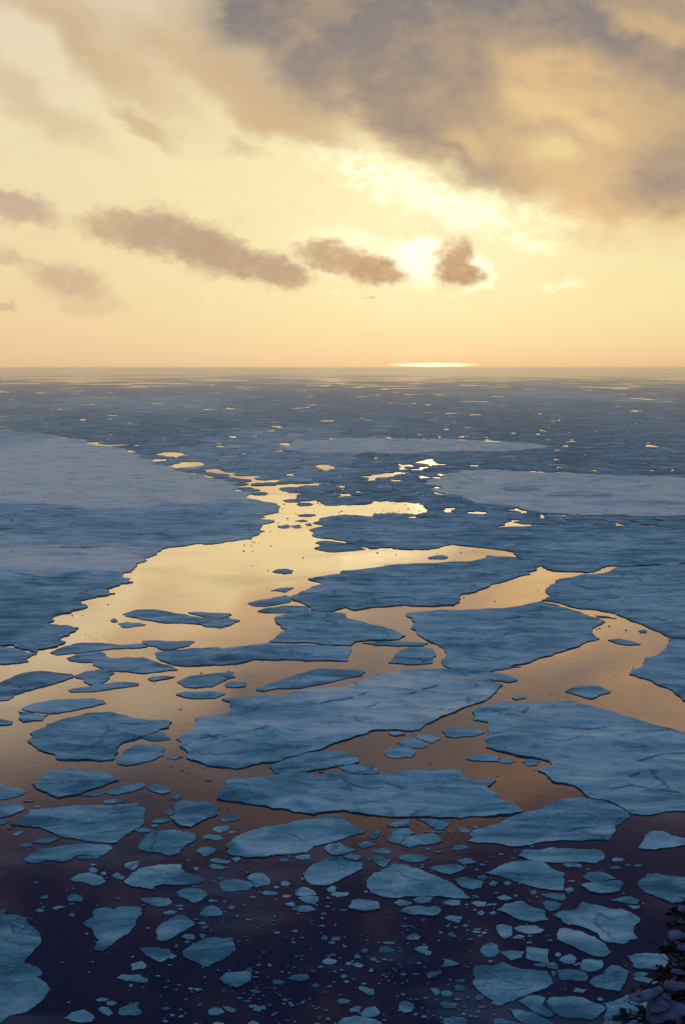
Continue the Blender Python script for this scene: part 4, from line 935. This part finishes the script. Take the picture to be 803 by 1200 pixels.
byname = {}
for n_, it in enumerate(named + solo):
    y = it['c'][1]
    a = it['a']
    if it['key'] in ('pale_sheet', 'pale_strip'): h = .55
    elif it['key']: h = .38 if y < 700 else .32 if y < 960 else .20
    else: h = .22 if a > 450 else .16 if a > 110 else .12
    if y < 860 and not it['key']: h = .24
    o, c_ = floe('ice_floe', it['p'], it['tone'] - float(np.interp(y, [600, 700, 860, 980, 1200], [-.06, -.09, -.04, .15, .22])), h, it['key'], n_)  # tone shifts with frame height; lens vignette painted into the lower floes
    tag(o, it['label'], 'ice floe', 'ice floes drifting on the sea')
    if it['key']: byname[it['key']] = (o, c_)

# ---- pressure ridges: broken, upended blocks frozen into the bigger floes
def ridge(key, px_line, seed, hh=.45, wd=1.0):
    """one continuous low ridge of pushed-up ice with a ragged crest"""
    o, (cx, cy, h) = byname[key]
    rng = random.Random(seed)
    L = [Vector(sea(x, y, h)) for x, y in pts(px_line)]
    P_ = []
    for a, b in zip(L, L[1:]):
        n = max(3, int((b - a).length / (wd * .7)))
        for i in range(n): P_.append(a.lerp(b, i / n))
    P_.append(L[-1])
    V, F, T = [], [], []
    n = len(P_)
    for i, q in enumerate(P_):
        t = (P_[min(i + 1, n - 1)] - P_[max(i - 1, 0)]).normalized()
        s = Vector((-t.y, t.x))
        env = min(1, 4 * i / n, 4 * (n - 1 - i) / n) ** .7
        q = q + s * (1.6 * wd * noise.noise(Vector((q.x / 9, q.y / 9, seed))) + rng.uniform(-.2, .2) * wd)
        wl, wr = wd * rng.uniform(.7, 1.5) * (.2 + env), wd * rng.uniform(.5, 1.1) * (.2 + env)
        ht = hh * env * rng.uniform(.45, 1.1) + .03
        b0 = h - .18
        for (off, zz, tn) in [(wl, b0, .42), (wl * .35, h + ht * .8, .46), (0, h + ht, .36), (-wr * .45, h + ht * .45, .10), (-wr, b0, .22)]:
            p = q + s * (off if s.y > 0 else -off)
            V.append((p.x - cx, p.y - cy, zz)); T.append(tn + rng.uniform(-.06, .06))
    for i in range(n - 1):
        for k in range(4):
            a = i * 5 + k
            F.append((a, a + 1, a + 6, a + 5))
    mesh_obj('pressure_ridge', V, F, M_ICE, parent=o, tone=T)

RIDGES = [
 ('heart', 'e 280,120 340,132 400,120 480,100 525,85', 1.0), ('heart', 'e 600,105 660,95 740,70 790,60', .9), ('heart', 'e 100,155 180,165 260,175', 1.0),
 ('heart', 'e 120,215 200,222 300,228', .9), ('heart', 'e 40,270 100,285', .9), ('heart', 'e 440,155 520,145 560,128', .8), ('heart', 'd 700,255 760,240 800,235', .9),
 ('long', 'g2 0,235 100,222 200,215 300,212', .8), ('long', 'g2 470,190 530,205 600,212 640,200', .8), ('long', 'g2 650,185 720,200 780,225', .8), ('long', 'g3 60,150 160,155 220,150', .8),
 ('long', 'g3 20,215 120,240 220,250', .7), ('long', 'g3 200,310 330,330 440,320', .7), ('long', 'g2 480,300 620,295 760,315', .7),
 ('right_big', 'f 130,235 260,245 360,262', .9), ('right_big', 'f 500,270 600,285 680,280', .9), ('right_big', 'f 560,395 640,375 760,365', .9), ('right_big', 'f 700,435 790,445', 1.2),
 ('right_big', 'f 230,185 245,160 265,138', .8), ('right_big', 'f 350,215 450,220 560,215', .8), ('right_big', 'f 640,330 720,310 800,300', .8), ('right_big', 'f 520,440 620,420 700,430', .8),
 ('right_dome', 'g4 80,490 160,465 240,450 330,430', .7), ('right_dome', 'g4 60,400 180,405 300,395', .6),
 ('left_big', 'd 370,265 430,262 480,250', .8), ('left_big', 'd 160,205 240,225 330,230', .7), ('left_big', 'd 190,300 230,285 250,270', .7), ('left_big', 'd 400,200 480,205 540,195', .7),
 ('left_kite', 'g0 190,192 300,190 420,180 520,185', .6), ('left_slab', 'g0 240,440 400,430 560,420', .5), ('left_slab', 'g0 560,385 660,370 780,360', .5), ('left_slab', 'g0 500,485 640,480 720,465', .5),
 ('centre_right', 'c 20,500 120,520 200,500', .9), ('centre_right', 'c 100,420 220,400 330,410', .8), ('upper_right', 'c 680,205 720,222 780,210 800,205', 1.0), ('upper_right', 'c 400,250 500,270 600,260', 1.0),
 ('rough', 'c 430,165 540,165 620,170', 1.2), ('rough', 'c 480,120 620,130 700,115', 1.2), ('rough', 'c 120,85 240,95 330,85', 1.2), ('rough', 'c 400,75 540,85 640,70', 1.3),
 ('mid_long', 'b 270,288 400,275 520,285', .9), ('mid_long', 'b 480,235 600,240 760,225', .9), ('mid_long', 'b 420,310 560,300 700,290', .8), ('mid_upper', 'b 400,55 520,60 660,50', 1.0), ('mid_upper', 'b 480,90 620,95 740,80', 1.0),
 ('mid_low', 'b 240,400 330,415 420,410', .8), ('mid_low', 'b 300,440 420,440 520,430', .8), ('shelf', 'b 100,490 200,488 320,492', .7),
 ('left', 'a 180,120 300,125 370,122', 1.2), ('left', 'a 20,205 120,225 300,232', 1.2), ('left', 'a 0,330 120,335 240,325', 1.1), ('left', 'a 30,400 140,395', 1.1), ('left', 'a 250,50 340,45', 1.3), ('left', 'a 400,80 540,75 620,85', 1.2),
 ('right_low', 'f 680,20 740,30 800,45', .8), ('shield', 'i3 430,240 560,290 700,320', .4), ('shield', 'i3 480,340 600,350 700,345', .35), ('bottom_left', 'i0 30,320 120,305 200,290', .6),
 ('bottom_left', 'i0 80,460 170,458', .5), ('bottom_left', 'i0 40,250 80,235 100,215', .5), ('bottom_left', 'h0 60,490 150,540 ', .5), ('boot', 'i0 600,60 690,45 750,10', .45), ('boot', 'h0 560,520 680,500 780,490', .4),
 ('prow', 'h3 560,215 680,225 790,250', .5), ('right_arrow', 'h4 620,260 720,280 800,300', .5), ('whale', 'h3 0,240 120,270 220,300', .45), ('mitten', 'g2 80,470 160,510 200,545', .5), ('oval', 'h2 360,200 440,175 500,165', .4),
 ('triangle', 'h1 60,60 150,55 240,30', .4), ('notch', 'h1 20,215 120,225 240,205', .4), ('cushion', 'i1 140,20 200,0', .35)]
for k_, (key, s_, wd) in enumerate(RIDGES):
    ridge(key, s_, 300 + k_, hh=.30 * wd, wd=wd * 1.1)

# ---- loose brash: everything too small and too many to tell apart, one object
brng = random.Random(99)
V, F, T = [], [], []
def brash(px_poly, h, tone):
    wp = [sea(x, y, h) for x, y in px_poly]
    b0 = len(V); n = len(wp)
    cx = sum(p[0] for p in wp) / n; cy = sum(p[1] for p in wp) / n
    for x, y in wp: V.append((x, y, h * brng.uniform(.6, 1.2))); T.append(tone)
    for x, y in wp: V.append((cx + (x - cx) * 1.08, cy + (y - cy) * 1.08, -.1)); T.append(tone)
    V.append((cx, cy, h * 1.35)); T.append(tone)
    for i in range(n):
        j = (i + 1) % n
        s = area(wp)
        F.append((b0 + i, b0 + j, b0 + 2 * n) if True else None)
        F.append((b0 + j, b0 + i, b0 + n + i, b0 + n + j))
for it in tiny: brash(it['p'], .2, it['tone'] - .05)
polys = [it['p'] for it in named + solo]
bbs = [(min(p[0] for p in q) - 2, min(p[1] for p in q) - 2, max(p[0] for p in q) + 2, max(p[1] for p in q) + 2) for q in polys]
def in_poly(q, x, y):
    c = False
    for i in range(len(q)):
        x0, y0 = q[i]; x1, y1 = q[i - 1]
        if (y0 > y) != (y1 > y) and x < (x1 - x0) * (y - y0) / (y1 - y0) + x0: c = not c
    return c
def free(x, y):
    return not any(b[0] < x < b[2] and b[1] < y < b[3] and in_poly(q, x, y) for q, b in zip(polys, bbs))
zones = [(230, 1080, 560, 1200, 520, .9), (180, 990, 560, 1080, 150, 1.0), (480, 990, 660, 1110, 150, 1.0), (560, 1080, 760, 1200, 40, .9), (0, 960, 300, 1090, 60, .8),
         (60, 1050, 300, 1200, 45, .8), (640, 1000, 800, 1070, 20, .9), (430, 960, 560, 1000, 50, 1.1), (130, 900, 330, 985, 50, 1.0), (400, 860, 640, 935, 25, 1.0), (100, 740, 300, 860, 30, 1.0), (560, 700, 780, 830, 22, 1.0), (280, 620, 400, 760, 18, 1.0), (300, 575, 520, 610, 120, 1.1), (285, 590, 330, 640, 30, 1.0), (360, 600, 420, 645, 40, 1.0), (440, 636, 610, 662, 40, 1.1), (540, 664, 690, 712, 40, 1.1), (60, 690, 130, 760, 30, 1.0), (640, 710, 780, 750, 30, 1.1)]
for (x0, y0, x1, y1, n, s_) in zones:
    for _ in range(n):
        x, y = brng.uniform(x0, x1), brng.uniform(y0, y1)
        if 0.5 + noise.noise(Vector((x / 30, y / 18, 2))) < brng.random() * .9: continue
        if not free(x, y): continue
        r = brng.uniform(.5, 1.1) ** 2 * 2.3 * s_ * (1.0 if y > 950 else .6)
        m = brng.choice((4, 5, 6)); a0 = brng.random() * 6.28
        brash([(x + r * math.cos(a0 + 6.283 * i / m) * brng.uniform(.7, 1.2), y + .42 * r * math.sin(a0 + 6.283 * i / m) * brng.uniform(.7, 1.2)) for i in range(m)], .13, brng.uniform(.05, .40))
# flip orientation is irrelevant to shading here: faces are shaded from both sides
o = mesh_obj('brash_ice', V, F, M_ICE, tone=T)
tag(o, 'scattered crumbs of brash ice floating on the dark water between the floes', 'brash ice', kind='stuff')

# ------------------------------------------------------------------ far pack ice
rs = np.random.RandomState(3)
WP = [pts(s) for s in WATERS]
LP = [it['p'] for it in named if it['c'][1] < 720]
rl = random.Random(21)
for _ in range(130):
    yy = 462 + 150 * rl.random() ** 1.3
    xx = rl.gauss(560, 170) if rl.random() < .7 else rl.uniform(220, 803)
    k = 1 + (yy - 462) / 90
    LEADS.append((xx, yy, rl.uniform(4, 11) * k ** .5, rl.uniform(1.2, 2.6) * k ** .6))
rows = []
D = 560.0
while D < 42000:
    dD = 9.0 + D * D / (HC * FPX) * 1.05
    rows.append((D, dD)); D += dD * .62
PV, PF, PT = [], [], []
c_, s_ = math.cos(PITCH), math.sin(PITCH)
for (D, dD) in rows:
    wdt = max(dD * .8, 8.0) * (1.0 if D < 3000 else .8)
    half = D * .42 + 20
    n = int(2 * half / (wdt * .8))
    xs = -half + (np.arange(n) + rs.uniform(0, 1, n)) * wdt * .8
    ys = D + rs.uniform(-.35, .35, n) * dD
    dep = ys * c_ + HC * s_
    up = ys * s_ - HC * c_
    U = W0 / 2 + FPX * xs / dep; Vv = H0 / 2 - FPX * up / dep
    ok = (Vv < 608) | ((U > 555) & (Vv < 621))
    ok &= ~((U < 300) & (Vv > 585))
    for q in LP: ok &= ~inside_np(q, U, Vv)
    for q in WP: ok &= ~(inside_np(q, U, Vv) & ((Vv > 592) | (rs.uniform(0, 1, n) > .2)))
    for (lx, ly, lw, lh) in LEADS:
        a = rs.uniform(.8, 1.25, n)
        ok &= ((U - lx) / (lw * .5) * a) ** 2 + ((Vv - ly) / (lh * .5 + .3) * a) ** 2 > 1
    ok &= rs.uniform(0, 1, n) > np.where(Vv > 520, .12, .07) + np.interp(Vv, [431, 436, 443, 452, 463], [.98, .92, .72, .34, 0])
    idx = np.nonzero(ok)[0]
    for i in idx:
        m = 6 if D < 2500 else 5
        x, y = xs[i], ys[i]
        hh = rs.uniform(.22, .6)
        # broad bands: older rough pack is darker, young snow-dusted sheets paler
        band = noise.fractal(Vector((x / 420 + 9, y / 1500, .5)), .9, 2, 3)
        tn = .26 + .16 * band + rs.uniform(-.11, .11)
        if band > .42: tn += .18
        if rs.uniform() < .04: tn += .28
        a0 = rs.uniform(0, 6.28)
        b0 = len(PV)
        tilt = rs.uniform(-.12, .12)
        ring = []
        for k in range(m):
            an = a0 + 6.283 * k / m
            r = rs.uniform(.75, 1.15)
            ring.append((x + wdt * .72 * r * math.cos(an), y + dD * .72 * r * math.sin(an)))
        for k, (u, v) in enumerate(ring): PV.append((u, v, hh + tilt * math.cos(6.283 * k / m))); PT.append(tn)
        for (u, v) in ring: PV.append((u, v, -.2)); PT.append(tn - .1)
        PF.append(tuple(range(b0, b0 + m)))
        for k in range(m):
            j = (k + 1) % m
            PF.append((b0 + j, b0 + k, b0 + m + k, b0 + m + j))
print('pack cells', len(PF))
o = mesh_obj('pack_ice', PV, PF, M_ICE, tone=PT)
tag(o, 'dark blue field of close pack ice with glinting cracks, running out to the horizon', 'pack ice', kind='stuff')

# ------------------------------------------------------------------ sea, headland
S = 75000.0
def grid_plane(name, mat):
    xs = [-S, -8000, -800, 0, 800, 8000, S]; ys = [-S, -8000, -500, 0, 500, 3000, 20000, S]
    v = [(x, y, 0) for y in ys for x in xs]
    f = [(j * 7 + i, j * 7 + i + 1, (j + 1) * 7 + i + 1, (j + 1) * 7 + i) for j in range(7) for i in range(6)]
    return mesh_obj(name, v, f, mat)
tag(grid_plane('water', M_WATER), kind='structure')

M_HILL = plain('headland_snow_and_rock', (.42, .46, .52, 1), nscale=.6, col2=(.05, .05, .05, 1))
hv, hf = [], []
gx = [-260, -180, -120, -80] + [-60 + 3 * i for i in range(41)] + [80, 120, 180, 260]
gy = [-300, -150, -60, -30, -12, -4, -1, .6] + [1.8 + 1.8 * i for i in range(61)]
for j, y in enumerate(gy):
    for i, x in enumerate(gx):
        z = 98.3 if y <= .6 else 98.3 - (y - .6) * .98
        if y > 3: z += .8 * noise.fractal(Vector((x / 9, y / 9, 0)), .9, 2, 4) - 1.0
        elif y < -4: z += .5 * noise.noise(Vector((x / 20, y / 20, 4)))
        z -= max(0, abs(x) - 40) * .28
        if j == 0 or i == 0 or i == len(gx) - 1: z = -6
        hv.append((x, y, max(z, -6)))
nxg = len(gx)
for j in range(len(gy) - 1):
    for i in range(nxg - 1):
        hf.append((j * nxg + i, j * nxg + i + 1, (j + 1) * nxg + i + 1, (j + 1) * nxg + i))
tag(mesh_obj('headland', hv, hf, M_HILL, smooth=True), kind='structure')

# ------------------------------------------------------------------ haze
mh, th, oh = new_mat('sea_haze')
pv = th.new('ShaderNodeVolumePrincipled')
pv.inputs['Color'].default_value = (1.0, .97, .95, 1)
pv.inputs['Density'].default_value = 0.00013
pv.inputs['Anisotropy'].default_value = 0.93
th.l.new(pv.outputs[0], oh.inputs['Volume'])
bx0, bx1, by0, by1, bz0, bz1 = -30000, 30000, -1500, 60000, -7.5, 101.2
hzv = [(x, y, z) for z in (bz0, bz1) for (x, y) in ((bx0, by0), (bx1, by0), (bx1, by1), (bx0, by1))]
hzf = [(3, 2, 1, 0), (4, 5, 6, 7), (0, 1, 5, 4), (1, 2, 6, 5), (2, 3, 7, 6), (3, 0, 4, 7)]
tag(mesh_obj('haze', hzv, hzf, mh), kind='stuff')
# ------------------------------------------------------------------ snowy conifer, lower right
M_BARK = plain('bark', (.035, .025, .022, 1), nscale=9, col2=(.015, .011, .010, 1))
M_NEEDLE = plain('needles', (.012, .020, .018, 1), rough=.7)
M_SNOW = plain('branch_snow', (.11, .11, .21, 1), nscale=9, col2=(.20, .20, .32, 1), spec=.1)  # snow colour darkened to carry the vignette and shade on the boughs

def along(px, py, depth):
    d = ray(px, py); d = d / (d.y * math.cos(PITCH) - d.z * math.sin(PITCH))
    return Vector((0, 0, HC)) + d * depth

def tube(V, F, path, radii, n=6):
    rings = []
    for i, p in enumerate(path):
        a = path[max(i - 1, 0)]; b = path[min(i + 1, len(path) - 1)]
        t = (b - a).normalized()
        u = t.cross(Vector((0.13, 0.2, 1))).normalized(); v = t.cross(u)
        b0 = len(V)
        for k in range(n):
            an = 6.283 * k / n
            V.append(tuple(p + (u * math.cos(an) + v * math.sin(an)) * radii[i]))
        rings.append(b0)
    for a, b in zip(rings, rings[1:]):
        for k in range(n):
            j = (k + 1) % n
            F.append((a + k, a + j, b + j, b + k))
    F.append(tuple(rings[-1] + k for k in range(n)))

trng = random.Random(11)
DEP = 13.0
axis = along(838, 1200, DEP)                    # a point on the stem
top = Vector((axis.x, axis.y, along(850, 985, DEP).z))
gz = 98.3 - (axis.y - .6) * .98 - 2.5
tree = bpy.data.objects.new('snowy_conifer', None)
COL.objects.link(tree)
tree.location = (axis.x, axis.y, gz)
tag(tree, 'dark conifer with thick clumps of snow on its boughs at the lower right edge', 'tree')
O = Vector((axis.x, axis.y, gz))
V, F = [], []
hT = top.z - gz
tube(V, F, [Vector((math.sin(z * .9) * .03, 0, z)) for z in [hT * i / 12 for i in range(13)]], [.16 * (1 - i / 12.4) + .008 for i in range(13)], 8)
mesh_obj('trunk', V, F, M_BARK, parent=tree, smooth=True)

BV, BF, NV, NF, SNOW = [], [], [], [], []
def needles(p0, p1, n, ln):
    d = (p1 - p0); L = d.length
    if L < 1e-4: return
    t = d / L
    u = t.cross(Vector((0, 0, 1)))
    u = u.normalized() if u.length > .01 else Vector((1, 0, 0))
    v = t.cross(u)
    for i in range(n):
        a = trng.random() * 6.283
        p = p0 + d * trng.random()
        q = (t * .75 + (u * math.cos(a) + v * math.sin(a)) * .8).normalized() * ln * trng.uniform(.7, 1.2)
        s = t.cross(q).normalized() * .0042
        b = len(NV)
        NV.extend([tuple(p - s), tuple(p + s), tuple(p + q)])
        NF.append((b, b + 1, b + 2))
def clump(path, r, seed, name='snow_clump'):
    """a rounded, lumpy pillow of snow following the top of a bough"""
    V2, F2 = [], []
    n, m = 20, 22
    for i in range(m + 1):
        t = i / m
        f = t * (len(path) - 1); k = min(int(f), len(path) - 2); p = path[k].lerp(path[k + 1], f - k)
        tt = (path[k + 1] - path[k]).normalized()
        side = tt.cross(Vector((0, 0, 1))).normalized(); upv = side.cross(tt)
        env = math.sqrt(max(0, 1 - (2 * t - 1) ** 2)) ** .8
        env *= (1 + .38 * noise.noise(Vector((t * 3.2, seed * 1.7, 0))))
        for j in range(n):
            an = 6.283 * j / n
            c0, s0 = math.cos(an), math.sin(an)
            rr = r * env * (1 + .34 * noise.noise(Vector((c0 * 1.3 + seed, s0 * 1.3, t * 4))) + .20 * noise.noise(Vector((c0 * 3.4 + seed, s0 * 3.4, t * 9))) + .08 * noise.noise(Vector((c0 * 9 + seed, s0 * 9, t * 24))))
            V2.append(tuple(p + side * c0 * rr * 1.15 + upv * (s0 * rr * (.85 if s0 > 0 else .35) + r * .22)))
    for i in range(m):
        for j in range(n):
            k = (j + 1) % n
            F2.append((i * n + j, i * n + k, (i + 1) * n + k, (i + 1) * n + j))
    mesh_obj(name, V2, F2, M_SNOW, parent=tree, smooth=True)

def bough(start, az_, L, droop, snow=0, seed=0, sub=True):
    d = Vector((math.cos(az_), math.sin(az_), 0))
    path = []
    for i in range(8):
        t = i / 7
        z = -droop * L * t * t + .10 * L * t
        wig = Vector((-d.y, d.x, 0)) * (.05 * L * math.sin(t * 5 + seed))
        path.append(start + d * (L * t) + Vector((0, 0, z)) + wig)
    tube(BV, BF, path, [.016 * (1 - i / 8) * (L ** .5) + .003 for i in range(8)], 5)
    for i in range(1, 7):
        needles(path[i], path[i + 1], 44, .034)
        for sgn in (-1, 1):
            for _ in range(2):
                t = trng.random()
                p = path[i].lerp(path[i + 1], t)
                l2 = L * (.36 - .035 * i) * trng.uniform(.6, 1.15)
                q = p + (d * .75 + Vector((-d.y, d.x, 0)) * sgn * .85).normalized() * l2 + Vector((0, 0, -.22 * l2 + trng.uniform(-.03, .04)))
                tube(BV, BF, [p, p.lerp(q, .5) + Vector((0, 0, .01)), q], [.005, .004, .002], 3)
                needles(p, q, int(110 * l2 / .3) + 10, .034)
                # short twigs
                for _k in range(3):
                    w0 = p.lerp(q, trng.uniform(.3, .95)); w1 = w0 + Vector((trng.uniform(-1, 1), trng.uniform(-1, 1), trng.uniform(-.5, .3))) * .07
                    needles(w0, w1, 18, .03)
    if snow:
        a, b = trng.uniform(.22, .45), trng.uniform(.85, 1.0)
        k0, k1 = int(a * 7), max(int(a * 7) + 2, int(b * 7))
        clump([p + Vector((0, 0, .02)) for p in path[k0:k1 + 1]], .085 * trng.uniform(.7, 1.2) * (L / .9) ** .5, seed)
    return path

seed = 0
z = hT - .15
while z > 1.2:
    dtop = hT - z
    L0 = min(.20 + dtop * .44, 1.75)
    nb = 8 if dtop > .6 else 5
    off = trng.random() * 6.28
    for k in range(nb):
        seed += 1
        an = off + 6.283 * k / nb + trng.uniform(-.25, .25)
        L = L0 * trng.uniform(.72, 1.12)
        vis = dtop < 3.6
        if not vis and trng.random() < .35: continue
        bough(Vector((0, 0, z + trng.uniform(-.08, .08))), an, L, trng.uniform(.18, .42), snow=(trng.random() < .72) and vis, seed=seed)
    z -= .24 if dtop < 3.6 else .5
mesh_obj('branches', BV, BF, M_BARK, parent=tree, smooth=True)
mesh_obj('crown', NV, NF, M_NEEDLE, parent=tree)
# the snow-loaded bough reaching in at the bottom, and bare dead sticks, each where the photo has it
def loc_(px, py, dep): return along(px, py, dep) - O
for s_, (pp, r) in enumerate([([(736, 1171), (750, 1172), (765, 1166), (778, 1160)], .095), ([(757, 1186), (772, 1180), (786, 1176)], .12), ([(758, 1197), (775, 1192), (792, 1186), (806, 1186)], .15),
                    ([(779, 1158), (792, 1157), (806, 1158)], .10), ([(784, 1100), (792, 1098), (802, 1099)], .10), ([(778, 1107), (783, 1106)], .05),
                    ([(786, 1139), (796, 1140), (803, 1142)], .05), ([(775, 1167), (781, 1170), (786, 1172)], .06), ([(794, 1112), (806, 1110)], .07), ([(745, 1166), (752, 1164)], .05)]):
    P3 = [loc_(x, y, DEP - 1.15) for x, y in pp]
    while len(P3) < 4: P3.insert(1, P3[0].lerp(P3[1], .5))
    clump(P3, r * .72, 500 + s_)
    a = P3[0] + Vector((-.05, 0, -.03)); b = P3[-1] + Vector((.5, .5, .05))
    V, F = [], []
    BVp = [a, a.lerp(b, .4) + Vector((0, 0, -.03)), b]
    tube(V, F, BVp, [.004, .010, .016], 5)
    mesh_obj('branch', V, F, M_BARK, parent=tree, smooth=True)
for (x0, y0, x1, y1) in [(765, 1104, 800, 1128), (782, 1083, 806, 1092), (788, 1073, 806, 1078), (795, 1050, 808, 1058), (776, 1121, 790, 1134), (735, 1174, 758, 1188), (748, 1188, 760, 1203), (755, 1160, 775, 1176)]:
    V, F = [], []
    a, b = loc_(x0, y0, DEP - 1.1), loc_(x1, y1, DEP - .7)
    tube(V, F, [a, a.lerp(b, .5) + Vector((0, 0, .012)), b], [.004, .008, .013], 5)
    mesh_obj('bare_twig', V, F, M_BARK, parent=tree, smooth=True)
